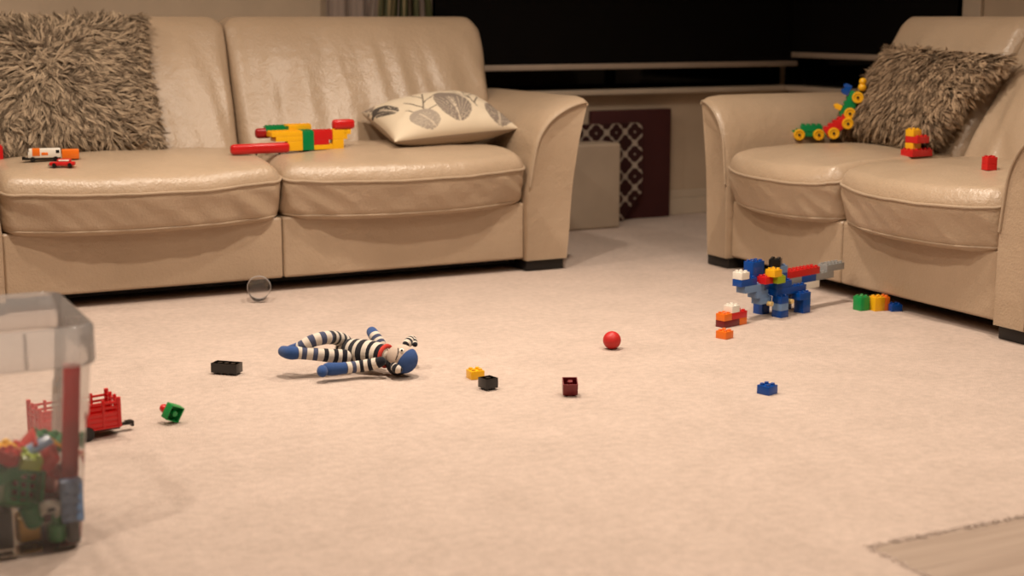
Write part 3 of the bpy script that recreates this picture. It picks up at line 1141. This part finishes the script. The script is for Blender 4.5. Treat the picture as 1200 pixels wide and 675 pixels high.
def limb(name, parent, pts, rads, colf, label=None):
    P = catmull(pts, 14); rr = catmull([(r, 0, 0) for r in rads], 14)
    rs = [max(.001, q.x) for q in rr]
    # rounded ends
    n = len(P)
    L = [0]
    for i in range(1, n): L.append(L[-1] + (P[i] - P[i - 1]).length)
    T = L[-1]
    rs = [r * min(1, math.sqrt(max(.02, 1 - max(0, 1 - min(l, T - l) / r) ** 2))) for r, l in zip(rs, L)]
    mb = MB(); mb.tube(P, rs, 18, 0, colf)
    return link(name, mb.mesh(name, 'knit', True, 80), parent, label=label)


o0 = Vector((1.262, 3.47, 0))
t = thing('sock_doll', 'black and white striped knitted doll with blue cap and feet lying on the carpet', 'doll', o0)


def q(px, py, z): return at(px, py, z) - o0


bw = lambda i, f: CW if i % 2 else CB
bwb = lambda i, f: (CW if i % 2 == 0 else (CB if f < .42 else CST))
limb('torso', t, [q(398, 411, .037), q(410, 415, .037), q(426, 418, .038), q(440, 420, .038), q(450, 422, .037), q(456, 423, .036)], [.022, .029, .033, .031, .025, .02], stripes(.0128, bw))
limb('leg', t, [q(412, 424, .030), q(396, 423, .034), q(375, 421, .043), q(352, 419, .050), q(340, 419, .052), q(329, 416, .052)], [.019, .0185, .0165, .0160, .0165, .013], stripes(.0128, bwb, (.055, CBL)))
limb('leg', t, [q(408, 408, .045), q(396, 402, .068), q(383, 401, .080), q(366, 405, .076), q(352, 413, .060), q(341, 417, .048), q(334, 420, .040)], [.019, .018, .017, .016, .016, .0155, .012], stripes(.0128, bwb, (.050, CBL)))
limb('arm', t, [q(452, 427, .036), q(438, 432, .024), q(420, 435, .018), q(402, 437, .018), q(388, 438, .018), q(377, 437, .020)], [.011, .015, .015, .015, .0165, .015], stripes(.0115, bwb, (.058, CBL), (.016, CB)))
limb('hand', t, [q(381, 436, .022), q(378, 440, .017), q(379, 444, .013)], [.010, .014, .011], stripes(1, [CBL]), 'blue hand')
limb('arm', t, [q(449, 413, .05), q(444, 406, .062), q(439, 399, .074), q(434, 391.5, .084)], [.013, .0150, .0150, .013], stripes(.0095, lambda i, f: CST if i % 2 else CW, (.036, CBL)))
hc = q(470, 424.5, .036)
ax = (q(489, 429, .034) - q(452, 422, .036)).normalized()
rot = Vector((0, 0, 1)).rotation_difference(ax).to_matrix()
mb = MB()
mb.ball(hc, (.032, .034, .040), 24, 0, rot)
head = link('head', mb.mesh('head', 'muzzle'), t, label='beige knitted head')
for fi in head.data.polygons:
    pass
# cap covers the crown end of the head
mb = MB(); mb.ball(hc + ax * .012 + Vector((0, 0, -.003)), (.0335, .0355, .0325), 24, 0, rot)
me = mb.mesh('cap', 'dollblue')
bm = bmesh.new(); bm.from_mesh(me)
bmesh.ops.bisect_plane(bm, geom=bm.verts[:] + bm.edges[:] + bm.faces[:], plane_co=hc + ax * .018, plane_no=(ax + Vector((0, 0, -.45))).normalized(), clear_inner=True)
bm.to_mesh(me); bm.free()
link('cap', me, head, label='blue knitted cap')
mb = MB(); mb.ball(hc - ax * .010 + Vector((0, 0, -.0145)), (.031, .033, .030), 22, 0, rot); link('hood', mb.mesh('hood', 'dollblack'), head, label='black back of head')
mb = MB()
cdir = (Vector((0, 0, CAM_H)) - o0 - hc).normalized()
e1 = (cdir + Vector((0, 0, .75)) + ax * .12).normalized()
mb.ball(hc + Vector((e1.x * .031, e1.y * .031, e1.z * .032)), .0068, 12, 0)
link('eye', mb.mesh('eye', 'eyewhite'), head, label='white eye')
mb = MB(); mb.ball(hc + Vector((e1.x * .034, e1.y * .034, e1.z * .0352)) + cdir * .003, .0030, 10, 0); link('pupil', mb.mesh('pupil', 'dollblack'), head, label='black pupil')
e2 = (cdir * .4 + Vector((0, 0, .9)) + ax * .1 + cdir.cross(ax) * -.1).normalized()
e2 = (cdir * .95 + Vector((0, 0, -.02)) + ax * .30).normalized()
mb = MB(); mb.ball(hc + Vector((e2.x * .031, e2.y * .031, e2.z * .032)), .0062, 12, 0)
link('eye', mb.mesh('eye', 'eyewhite'), head, label='white eye')
mb = MB(); mb.ball(hc + Vector((e2.x * .034, e2.y * .034, e2.z * .0352)) + cdir * .003, .0028, 10, 0); link('pupil', mb.mesh('pupil', 'dollblack'), head, label='black pupil')
# stitched mouth
m0 = (cdir + Vector((0, 0, .55)) - ax * .35)
pts = []
for k in range(9):
    a = (k / 8 - .5) * 1.1
    d = (cdir * math.cos(a) + Vector((0, 0, 1)) * (.35 + math.sin(a)) - ax * (.40 - .12 * math.cos(a * 2))).normalized()
    d = rot.transposed() @ d
    s_ = 1 / math.sqrt((d.x / .032) ** 2 + (d.y / .034) ** 2 + (d.z / .040) ** 2)
    pts.append(hc + rot @ (d * s_ * 1.01))
mb = MB(); mb.tube(pts, .0012, 6); link('mouth', mb.mesh('mouth', 'dollblack'), head, label='stitched mouth')
limb('ear', head, [q(474, 411, .05), q(478, 407, .055), q(483, 404, .055), q(487, 410, .050)], [.008, .012, .012, .006], stripes(.0085, bw), 'striped ear')
limb('ear', head, [q(458, 432, .026), q(462, 435, .020), q(466, 438, .016), q(472, 439, .014)], [.008, .011, .011, .006], stripes(.0085, bw), 'striped ear')
mb = MB()
cc = q(452.5, 422.5, .036)
tor = []
for k in range(25):
    a = 2 * math.pi * k / 24
    tor.append(cc + rot @ Vector((.0255 * math.cos(a), .0255 * math.sin(a), 0)))
mb.tube(tor, .0055, 8, cap=False); link('collar', mb.mesh('collar', 'felt_red'), t, label='red collar')
settle(t, .001)

# red farm trailer ----------------------------------------------------------
p = at(143, 511)
t = thing('toy_trailer', 'red slatted toy farm trailer with black hitch behind the clear tub', 'toy trailer', (p.x, p.y, 0), 9)
LT, WT = .175, .078
mb = MB(); mb.box(-LT, 0, 0, WT, .020, .026, .002); link('bed', mb.mesh('bed', 'red'), t)
for (nm, y) in (('side_rail', .003), ('side_rail', WT - .003)):
    mb = MB()
    for (z0, z1) in ((.026, .036), (.037, .047), (.048, .057), (.063, .068), (.074, .079)):
        mb.box(-LT, 0, y - .002, y + .002, z0, z1, .0008)
    mb.box(-LT, 0, y - .0012, y + .0012, .026, .056)
    for k in range(6):
        x = -LT + .004 + (LT - .008) * k / 5
        mb.box(x - .003, x + .003, y - .0035, y + .0035, .022, .084, .0012)
    link(nm, mb.mesh(nm, 'red'), t)
for x in (-.003, -LT + .003):
    mb = MB()
    for (z0, z1) in ((.026, .036), (.037, .047), (.048, .057), (.063, .068), (.074, .079)):
        mb.box(x - .002, x + .002, .004, WT - .004, z0, z1, .0008)
    mb.box(x - .0012, x + .0012, .004, WT - .004, .026, .056)
    for k in range(1, 3):
        y = WT * k / 3
        mb.box(x - .0035, x + .0035, y - .003, y + .003, .022, .088, .0012)
    mb.tube([(x, .003, .022), (x, .003, .086)], .005, 10); mb.tube([(x, WT - .003, .022), (x, WT - .003, .090)], .005, 10)
    link('end_gate', mb.mesh('end_gate', 'red'), t)
mb = MB(); mb.box(-LT + .01, .004, .018, WT - .018, .012, .0195, .001); link('chassis', mb.mesh('chassis', 'black'), t)
for x in (-LT + .035, -.075):
    for y in (.002, WT - .002):
        mb = MB(); mb.lathe([(.003, -.006), (.0145, -.006), (.0155, -.004), (.0155, .004), (.0145, .006), (.003, .006)], 20, xf=Matrix.Translation((0, 0, 0)) @ Matrix.Rotation(R(90), 4, 'X'))
        link('wheel', mb.mesh('wheel', 'black'), t, (x, y, .0155))
mb = MB(); mb.box(.003, .030, WT / 2 - .007, WT / 2 + .007, .0135, .0185, .001); mb.box(.024, .040, WT / 2 - .009, WT / 2 + .009, .0155, .021, .001)
mb.box(.034, .040, WT / 2 - .009, WT / 2 + .009, .009, .0205, .001)
link('hitch', mb.mesh('hitch', 'black'), t)

# ------------------------------------------------------------------ toys on the sofa
p = on_seat(334, 179)
z0 = p.z
t = thing('brick_plane', 'red, yellow and green toy aeroplane built of bricks on the sofa seam', 'toy aeroplane', (p.x, p.y, z0 + .003), 3)
k_ = .76
bricks(t, [('fuselage', -3, 4, -2, 2, 2.6, 1, 'yellow'), ('fuselage', -4, 4, -2, 2, 3.6, 1, 'yellow'), ('fuselage', 0, 4, -2, 0, .6, 2, 'yellow'),
           ('fuselage', 4, 7, -2, 2, .6, 4, 'green'), ('nose', 7, 12, -2, 0, 2.6, 2, 'red'), ('nose', 7, 11, -2, 0, 1.6, 1, 'red'), ('strut', 7, 12, -2, 0, .6, 1, 'yellow'),
           ('strut', 12, 15, -2, 0, .6, 2, 'yellow'), ('strut', 12, 16, -2, 0, 2.6, 2, 'yellow'), ('propeller', 15, 17, -2, 0, 3.6, 1, 'yellow'),
           ('wing', -4, 2, 2, 4, 4.6, 1, 'green'), ('wing', 1, 8, 2, 4, 4.7, 1, 'yellow')], k_)


def bar(nm, x0, x1, y0, y1, z0, z1, col):
    mb = MB(); mb.box(x0 * UN * k_, x1 * UN * k_, y0 * UN * k_, y1 * UN * k_, z0 * BH * k_, z1 * BH * k_, .011, 0, None, 4)
    link(nm, mb.mesh(nm, col), t, label=WORD[col] + ' rounded ' + nm)


bar('wing', -14.5, .5, -2.6, -.4, .3, 2.4, 'red')
bar('wing', -6.5, -2.5, 2, 4, 3.1, 5.2, 'darkred')
bar('propeller', 12.4, 18.2, -2.2, .2, 4.6, 6.7, 'red')
for x in (-8, -2):
    mb = MB(); mb.lathe([(.003, 0), (.004, .004)], 10); link('peg', mb.mesh('peg', 'black'), t, (x * UN * k_, -1.5 * UN * k_, .0))
settle(t, z0 - .002)

p = on_seat(52, 189)
t = thing('toy_truck', 'white and orange toy lorry with black wheels on the sofa below the fur cushion', 'toy lorry', (p.x, p.y, p.z), CAMROT + 18)
mb = MB(); mb.box(-.045, .05, -.018, .018, .012, .040, .003); mb.box(-.048, -.03, -.017, .017, .012, .030, .003); link('body', mb.mesh('body', 'white'), t)
mb = MB(); mb.box(-.035, -.012, -.0186, .0186, .018, .0405, .001); mb.box(-.008, .012, -.0186, .0186, .020, .029, .001); link('stripe', mb.mesh('stripe', 'orange'), t, label='orange stripe')
mb = MB(); mb.box(.035, .046, -.0186, .0186, .026, .036, .001); link('side_window', mb.mesh('side_window', 'black'), t, label='black side window')
mb = MB(); mb.box(-.0495, -.047, -.013, .013, .022, .030, .0005); link('windscreen', mb.mesh('windscreen', 'black'), t, label='black windscreen')
mb = MB(); mb.box(-.06, .050, -.016, .016, .006, .0125, .001); mb.box(-.066, -.056, -.012, .012, .006, .016, .001); link('chassis', mb.mesh('chassis', 'black'), t)
for x in (-.034, .034):
    for y in (-.0165, .0165):
        mb = MB(); mb.lathe([(.002, -.003), (.0075, -.003), (.0082, 0), (.0075, .003), (.002, .003)], 16, xf=Matrix.Rotation(R(90), 4, 'X')); link('wheel', mb.mesh('wheel', 'black'), t, (x, y, .0082))
mb = MB(); mb.box(.053, .105, -.018, .018, .006, .036, .003); link('trailer', mb.mesh('trailer', 'orange'), t, label='orange rear box')

p = on_seat(73, 196)
t = thing('toy_car', 'tiny red toy car parked in front of the toy lorry', 'toy car', (p.x, p.y, p.z), CAMROT + 8)
t.scale = (1.15, 1.15, 1.3)
mb = MB(); mb.box(-.032, .034, -.012, .012, .004, .013, .003); mb.box(-.012, .024, -.010, .010, .012, .020, .003); link('body', mb.mesh('body', 'red'), t)
mb = MB(); mb.box(-.008, .020, -.0104, .0104, .0145, .0185, .001); link('window', mb.mesh('window', 'white'), t)
mb = MB(); mb.box(-.035, -.030, -.011, .011, .004, .008, .001); link('bumper', mb.mesh('bumper', 'chrome'), t)
for x in (-.019, .021):
    for y in (-.0115, .0115):
        mb = MB(); mb.lathe([(.001, -.002), (.0052, -.002), (.0056, 0), (.0052, .002), (.001, .002)], 14, xf=Matrix.Rotation(R(90), 4, 'X')); link('wheel', mb.mesh('wheel', 'black'), t, (x, y, .0056))

p = on_seat(-3, 187)
loose_brick(-3, 187, 20, 2, 2, 2, 'red', 'red toy brick at the left end of the sofa seat', z=p.z)

# ------------------------------------------------------------------ toys on the loveseat
p = on_seat(1074, 183)
t = thing('brick_tower', 'small red and yellow toy brick tower on the loveseat seat', 'toy bricks', (p.x, p.y, p.z), CAMROT + 30)
bricks(t, [('base', -2, 3, -1, 2, 0, 1, 'red'), ('brick', -1, 1, 0, 2, 1, 1, 'yellow'), ('brick', -1, 2, -1, 2, 2, 1, 'red'), ('brick', -1, 1, 0, 2, 3, 1, 'yellow')], 1.02)
p = on_seat(1159, 199)
t = thing('toy_brick', 'two red toy bricks stuck together on the loveseat near right arm', 'toy brick', (p.x, p.y, p.z), CAMROT + 15)
bricks(t, [('brick', -1, 1, -1, 1, 0, 1, 'red'), ('brick', -1, 1, -1, 1, 1, 1, 'red')], .9)


def train_car(name, label, p, yaw, climb, col, L=.098, cab=False, roll=0):
    t = thing(name, label, 'toy train')
    t.location = p
    t.scale = (1.2, 1.2, 1.2)
    t.rotation_mode = 'QUATERNION'
    t.rotation_quaternion = (Matrix.Rotation(R(yaw), 3, 'Z') @ Matrix.Rotation(R(-climb), 3, 'Y') @ Matrix.Rotation(R(roll), 3, 'X')).to_quaternion()
    mb = MB()
    mb.box(-L / 2, L / 2, -.015, .015, .010, .026, .003)
    link('chassis', mb.mesh('chassis', col), t)
    if cab:
        o = link('body_block', brick_mesh(4, 2, 1, col, .9), t, (.012, 0, .026))
        o = link('bonnet_block', brick_mesh(2, 2, 1, col, .9), t, (-L / 2 + .010, 0, .012))
    else:
        o = link('body_block', brick_mesh(5, 2, 1, col, .9), t, (0, 0, .024))
    mb = MB(); mb.tube([(L / 2, 0, .016), (L / 2 + .014, 0, .016)], .004, 8); mb.tube([(L / 2 + .012, 0, .010), (L / 2 + .012, 0, .024)], .005, 8)
    link('coupling', mb.mesh('coupling', col), t)
    for x in (-L * .27, L * .33):
        for y in (-.021, .021):
            sg = -1 if y < 0 else 1
            mb = MB(); mb.lathe([(.0165, -.006), (.0172, -.002), (.0165, .005), (.012, .006), (.011, .004)], 22, xf=Matrix.Rotation(R(-90 * sg), 4, 'X'))
            w = link('wheel', mb.mesh('wheel', 'yellow'), t, (x, y, .0172), label='yellow wheel')
            mb = MB(); mb.lathe([(.004, 0), (.004, .0072)], 12, xf=Matrix.Rotation(R(-90 * sg), 4, 'X')); link('hub', mb.mesh('hub', 'black'), w, label='black hub')
    return t


def up(px, py, ref):      # point on the camera-facing vertical plane through ref
    r = ray(px, py)
    nn = Vector((math.sin(YAW), math.cos(YAW), 0))
    return Vector((0, 0, CAM_H)) + r * (ref.dot(nn) / r.dot(nn))


e = on_seat(945, 164)
train_car('toy_train', 'green toy train engine with yellow wheels standing on the loveseat seat', e, CAMROT, 0, 'green', cab=True)
e2_ = e - Vector((math.sin(YAW), math.cos(YAW), 0)) * .10
rp_ = up(987, 156, e2_)
train_car('toy_wagon', 'red toy wagon with yellow wheels climbing the fur cushion', rp_ , CAMROT - 4, 36, 'red', L=.082)
gp_ = up(1006, 127, e - Vector((math.sin(YAW), math.cos(YAW), 0)) * .10)
train_car('toy_wagon', 'green toy wagon with yellow wheels and blue block high on the fur cushion', gp_, CAMROT - 10, 66, 'green', L=.086)
gw = bpy.data.objects['toy_wagon.001']
link('load_block', brick_mesh(2, 2, 1, 'blue', .9), gw, (.036, 0, .0245 + BH), label='blue block')
link('load_block', brick_mesh(1, 2, 1, 'yellow', .9), gw, (-.02, 0, .0245 + BH), label='yellow block')
mb = MB(); mb.ball((0, 0, 0), .0125, 14); mb.ball((.016, 0, .006), .011, 14)
link('driver', mb.mesh('driver', 'yellow'), gw, (.060, -.008, .018), label='yellow figure')

# ------------------------------------------------------------------ clear storage tub
TX, TY = .205, 2.615                 # centre
t = thing('storage_tub', 'tall clear plastic storage tub full of toy bricks at the left foreground', 'tub', (TX, TY, 0))


def rr_loop(hx, hy, r, z, n=8):
    out = []
    for (sx, sy, a0) in ((1, 1, 0), (-1, 1, 90), (-1, -1, 180), (1, -1, 270)):
        for k in range(n + 1):
            a = R(a0 + 90 * k / n)
            out.append((sx * (hx - r) + r * math.cos(a), sy * (hy - r) + r * math.sin(a), z))
    return out


def skin(mb, loops, closed=True, capfirst=False, caplast=False):
    n = len(loops[0])
    vs = [p for l in loops for p in l]; fs = []
    for a in range(len(loops) - 1):
        for i in range(n):
            j = (i + 1) % n
            fs.append((a * n + i, a * n + j, (a + 1) * n + j, (a + 1) * n + i))
    if capfirst: fs.append(tuple(range(n)))
    if caplast: fs.append(tuple((len(loops) - 1) * n + i for i in range(n)))
    mb.add(vs, fs)


B0 = (.221, .152)
mb = MB()
HX = lambda z: B0[0] + .024 * z / .32
HY = lambda z: B0[1] + .016 * z / .32
lps = [rr_loop(B0[0] - .02, B0[1] - .02, .025, .004), rr_loop(B0[0] - .006, B0[1] - .006, .03, .005), rr_loop(B0[0], B0[1], .034, .012)]
for z in (.05, .10, .15, .20, .225): lps.append(rr_loop(HX(z), HY(z), .036, z))
for z in (.232, .28, .322): lps.append(rr_loop(HX(z) + .003, HY(z) + .003, .037, z))
skin(mb, lps, capfirst=True)
body = link('tub_body', mb.mesh('tub_body', 'tub', True, 50), t)
mb = MB()
zz = .322
lps = [rr_loop(HX(zz) + .003, HY(zz) + .003, .037, .385), rr_loop(HX(zz) + .006, HY(zz) + .006, .040, .389), rr_loop(HX(zz) + .010, HY(zz) + .010, .042, .384),
       rr_loop(HX(zz) + .011, HY(zz) + .011, .042, .326), rr_loop(HX(zz) + .009, HY(zz) + .009, .042, .322), rr_loop(HX(zz) + .003, HY(zz) + .003, .037, .322)]
skin(mb, lps)
lps = [rr_loop(HX(zz) + .003, HY(zz) + .003, .037, .322), rr_loop(HX(zz) + .003, HY(zz) + .003, .037, .385)]
skin(mb, lps)
link('rim', mb.mesh('rim', 'tub_rim', True, 50), t, label='milky plastic rim')
for x in (-.14, -.05, .05, .14):
    mb = MB(); mb.box(x - .0022, x + .0022, HY(.35) + .001, HY(.35) + .008, .326, .384, .001)
    link('rib', mb.mesh('rib', 'tub_rim'), t)
    mb = MB(); mb.box(x - .0022, x + .0022, -HY(.35) - .008, -HY(.35) - .001, .326, .384, .001)
    link('rib', mb.mesh('rib', 'tub_rim'), t)


def inbox(name, me, loc, rot, label, cat, grp=None):
    o = link(name, me, None, loc, tuple(R(a) for a in rot))
    return tag(o, label, cat, grp)


mb = MB(); mb.box(-.014, .014, -.005, .005, 0, .30, .002)
inbox('toy_plank', mb.mesh('toy_plank', 'red'), (.4095, 2.523, .010), (0, 4.0, 0), 'long red plastic plank standing upright in the right corner of the tub', 'toy plank')
inbox('toy_brick', brick_mesh(4, 2, 1, 'lightblue'), (.411, 2.492, .085), (90, 90, 0), 'light blue toy brick upright against the front of the tub by the red plank', 'toy brick')
mb = MB(); mb.box(-.045, .045, -.028, .028, 0, .006, .002); mb.box(-.045, -.039, -.028, .028, 0, .040, .002); mb.box(.039, .045, -.028, .028, 0, .040, .002); mb.box(-.010, .010, -.028, .028, 0, .036, .002)
inbox('toy_bridge', mb.mesh('toy_bridge', 'red'), (.374, 2.548, .134), (20, 38, 10), 'red plastic arch piece tilted near the top of the tub pile', 'toy piece')
mb = MB(); mb.box(-.030, .030, -.012, .012, 0, .007, .002)
inbox('toy_plate', mb.mesh('toy_plate', 'lightblue'), (.362, 2.512, .172), (20, -22, 10), 'light blue flat strip on top of the red arch piece in the tub', 'toy piece')
mb = MB(); mb.box(-.030, .030, -.008, .008, 0, .004, .001)
inbox('toy_plate', mb.mesh('toy_plate', 'yellow'), (.408, 2.545, .160), (10, 42, 10), 'thin yellow strip sloping down to the red plank in the tub', 'toy piece')
# green lattice basket
mb = MB()
for k in range(5):
    a = -.030 + .015 * k
    mb.box(a - .002, a + .002, -.030, .030, -.004, .004, .001); mb.box(-.030, .030, a - .002, a + .002, -.004, .004, .001)
for (x0, x1, y0, y1) in ((-.033, -.029, -.033, .033), (.029, .033, -.033, .033), (-.033, .033, -.033, -.029), (-.033, .033, .029, .033)):
    mb.box(x0, x1, y0, y1, -.004, .026, .001)
inbox('toy_crate', mb.mesh('toy_crate', 'brightgreen'), (.333, 2.520, .105), (62, 20, 12), 'green lattice crate piece tilted against the tub front', 'toy crate')
mb = MB(); mb.lathe([(.012, 0), (.016, .004), (.016, .028), (.008, .036), (.008, .045)], 18)
inbox('toy_bottle', mb.mesh('toy_bottle', 'brightgreen'), (.388, 2.500, .012), (0, 0, 0), 'green bottle shaped piece standing at the bottom of the tub', 'toy piece')
mb = MB(); mb.lathe([(.013, 0), (.016, .003), (.016, .036), (.013, .040)], 18)
inbox('toy_barrel', mb.mesh('toy_barrel', 'green'), (.353, 2.497, .048), (18, -20, 0), 'dark green barrel lying above the orange block in the tub', 'toy piece')
inbox('toy_brick', brick_mesh(2, 2, 2, 'yellow'), (.345, 2.535, .011), (0, 0, 6), 'orange yellow toy brick on the bottom of the tub front', 'toy brick')
inbox('toy_brick', brick_mesh(2, 2, 3, 'black'), (.300, 2.512, .011), (0, 0, -4), 'black toy brick stack at the left bottom of tub', 'toy brick')
inbox('toy_brick', brick_mesh(1, 2, 2, 'black'), (.412, 2.492, .012), (0, 0, 0), 'black toy brick at the tub bottom below the light blue brick', 'toy brick')
# white cow
mb = MB()
mb.ball((0, 0, .022), (.022, .012, .013), 16); mb.ball((.024, 0, .032), (.009, .007, .008), 12); mb.ball((.032, 0, .029), (.006, .005, .005), 10, 1)
for (x, y) in ((-.014, -.007), (-.014, .007), (.014, -.007), (.014, .007)): mb.tube([(x, y, .018), (x, y, 0)], [.005, .0035], 8)
mb.ball((-.004, -.0095, .026), (.008, .004, .006), 10, 1); mb.ball((.010, .008, .028), (.007, .004, .005), 10, 1)
mb.ball((.022, .008, .037), (.002, .004, .002), 8, 1); mb.ball((.022, -.008, .037), (.002, .004, .002), 8, 1)
inbox('toy_cow', mb.mesh('toy_cow', ['white', 'black']), (.372, 2.500, .060), (40, 12, 14), 'white toy cow with black patches lying among bricks in the tub', 'toy animal')
extra = [((2, 2, 1, 'red'), (.345, 2.555, .150), (10, 8, 30), 'red toy brick on top of the pile at the back of the tub'),
         ((4, 2, 1, 'yellow'), (.300, 2.545, .152), (6, -8, 15), 'yellow toy brick on top of the pile at the left of the tub'),
         ((2, 2, 1, 'red'), (.315, 2.500, .158), (14, 10, 40), 'red toy brick resting by the yellow brick in the tub'),
         ((4, 2, 1, 'green'), (.305, 2.500, .132), (10, -12, 20), 'dark green toy brick above the green crate in the tub'),
         ((2, 2, 1, 'lime'), (.345, 2.500, .150), (18, 16, 12), 'olive toy brick above the green crate in the tub'),
         ((4, 2, 1, 'green'), (.395, 2.600, .150), (8, 10, -20), 'dark green toy brick deep in the tub behind the red arch'),
         ((4, 2, 2, 'maroon'), (.390, 2.560, .040), (0, 0, 80), 'dark red toy brick low in the middle of tub pile'),
         ((4, 2, 2, 'maroon'), (.335, 2.580, .060), (0, 0, 20), 'dark red toy brick behind the green crate in the tub'),
         ((4, 2, 2, 'red'), (.385, 2.570, .085), (0, 0, 75), 'red toy brick buried behind the light blue brick in tub'),
         ((4, 2, 2, 'black'), (.380, 2.620, .011), (0, 0, 10), 'black toy brick on the tub bottom at the back right'),
         ((4, 2, 3, 'blue'), (.250, 2.52, .011), (0, 0, 5), 'blue toy brick stack at the front of the tub, left of the black stack'),
         ((4, 2, 3, 'green'), (.240, 2.60, .011), (0, 0, 50), 'green toy brick stack at the middle of the tub bottom'),
         ((4, 4, 3, 'yellow'), (.15, 2.60, .011), (0, 0, 20), 'large yellow toy brick block in the left half of the tub'),
         ((4, 2, 3, 'red'), (.07, 2.55, .011), (0, 0, 70), 'red toy brick stack at the left end of tub'),
         ((4, 4, 2, 'orange'), (.25, 2.68, .011), (0, 0, 0), 'orange toy brick block at the back of the tub'),
         ((4, 2, 1, 'white'), (.25, 2.53, .072), (6, 0, 30), 'white toy brick lying over the blue stack in the tub'),
         ((4, 2, 1, 'blue'), (.16, 2.60, .074), (0, 0, 80), 'blue toy brick lying over the yellow block in the tub')]
for (a, loc, rot, lab) in extra:
    inbox('toy_brick', brick_mesh(*a), loc, rot, lab, 'toy brick')

# ------------------------------------------------------------------ lamps
WARM = (1.0, .86, .71)


def lamp(x, y, power, size=.11, z=CZ - .03, spread=130):
    d = bpy.data.lights.new('downlight_or_fill', 'AREA')
    d.shape = 'DISK'; d.size = size; d.energy = power; d.color = WARM; d.spread = R(spread)
    o = bpy.data.objects.new('downlight_or_fill', d); COL.objects.link(o)
    o.location = (x, y, z)
    return o


lamp(1.30, 3.40, 30)
lamp(2.35, 3.85, 22)
lamp(.35, 4.10, 26, spread=160)
lamp(1.5, 1.2, 26)
lamp(-.6, 1.6, 18)
lamp(2.6, 2.3, 18)
lamp(-.6, 4.8, 14, spread=165)  # added fill lamp, brightens the wall and sofa at upper left

w = bpy.data.worlds.new('world'); SC.world = w
w.use_nodes = True
w.node_tree.nodes['Background'].inputs[0].default_value = (.004, .005, .008, 1)
w.node_tree.nodes['Background'].inputs[1].default_value = 1.0

SC.cycles.use_denoising = True
SC.cycles.max_bounces = 10
SC.cycles.transparent_max_bounces = 24
SC.cycles.caustics_reflective = False
SC.cycles.caustics_refractive = False
SC.view_settings.view_transform = 'Standard'
SC.view_settings.look = 'None'
SC.view_settings.gamma = 1.0
SC.view_settings.use_curve_mapping = False
SC.view_settings.exposure = -.28
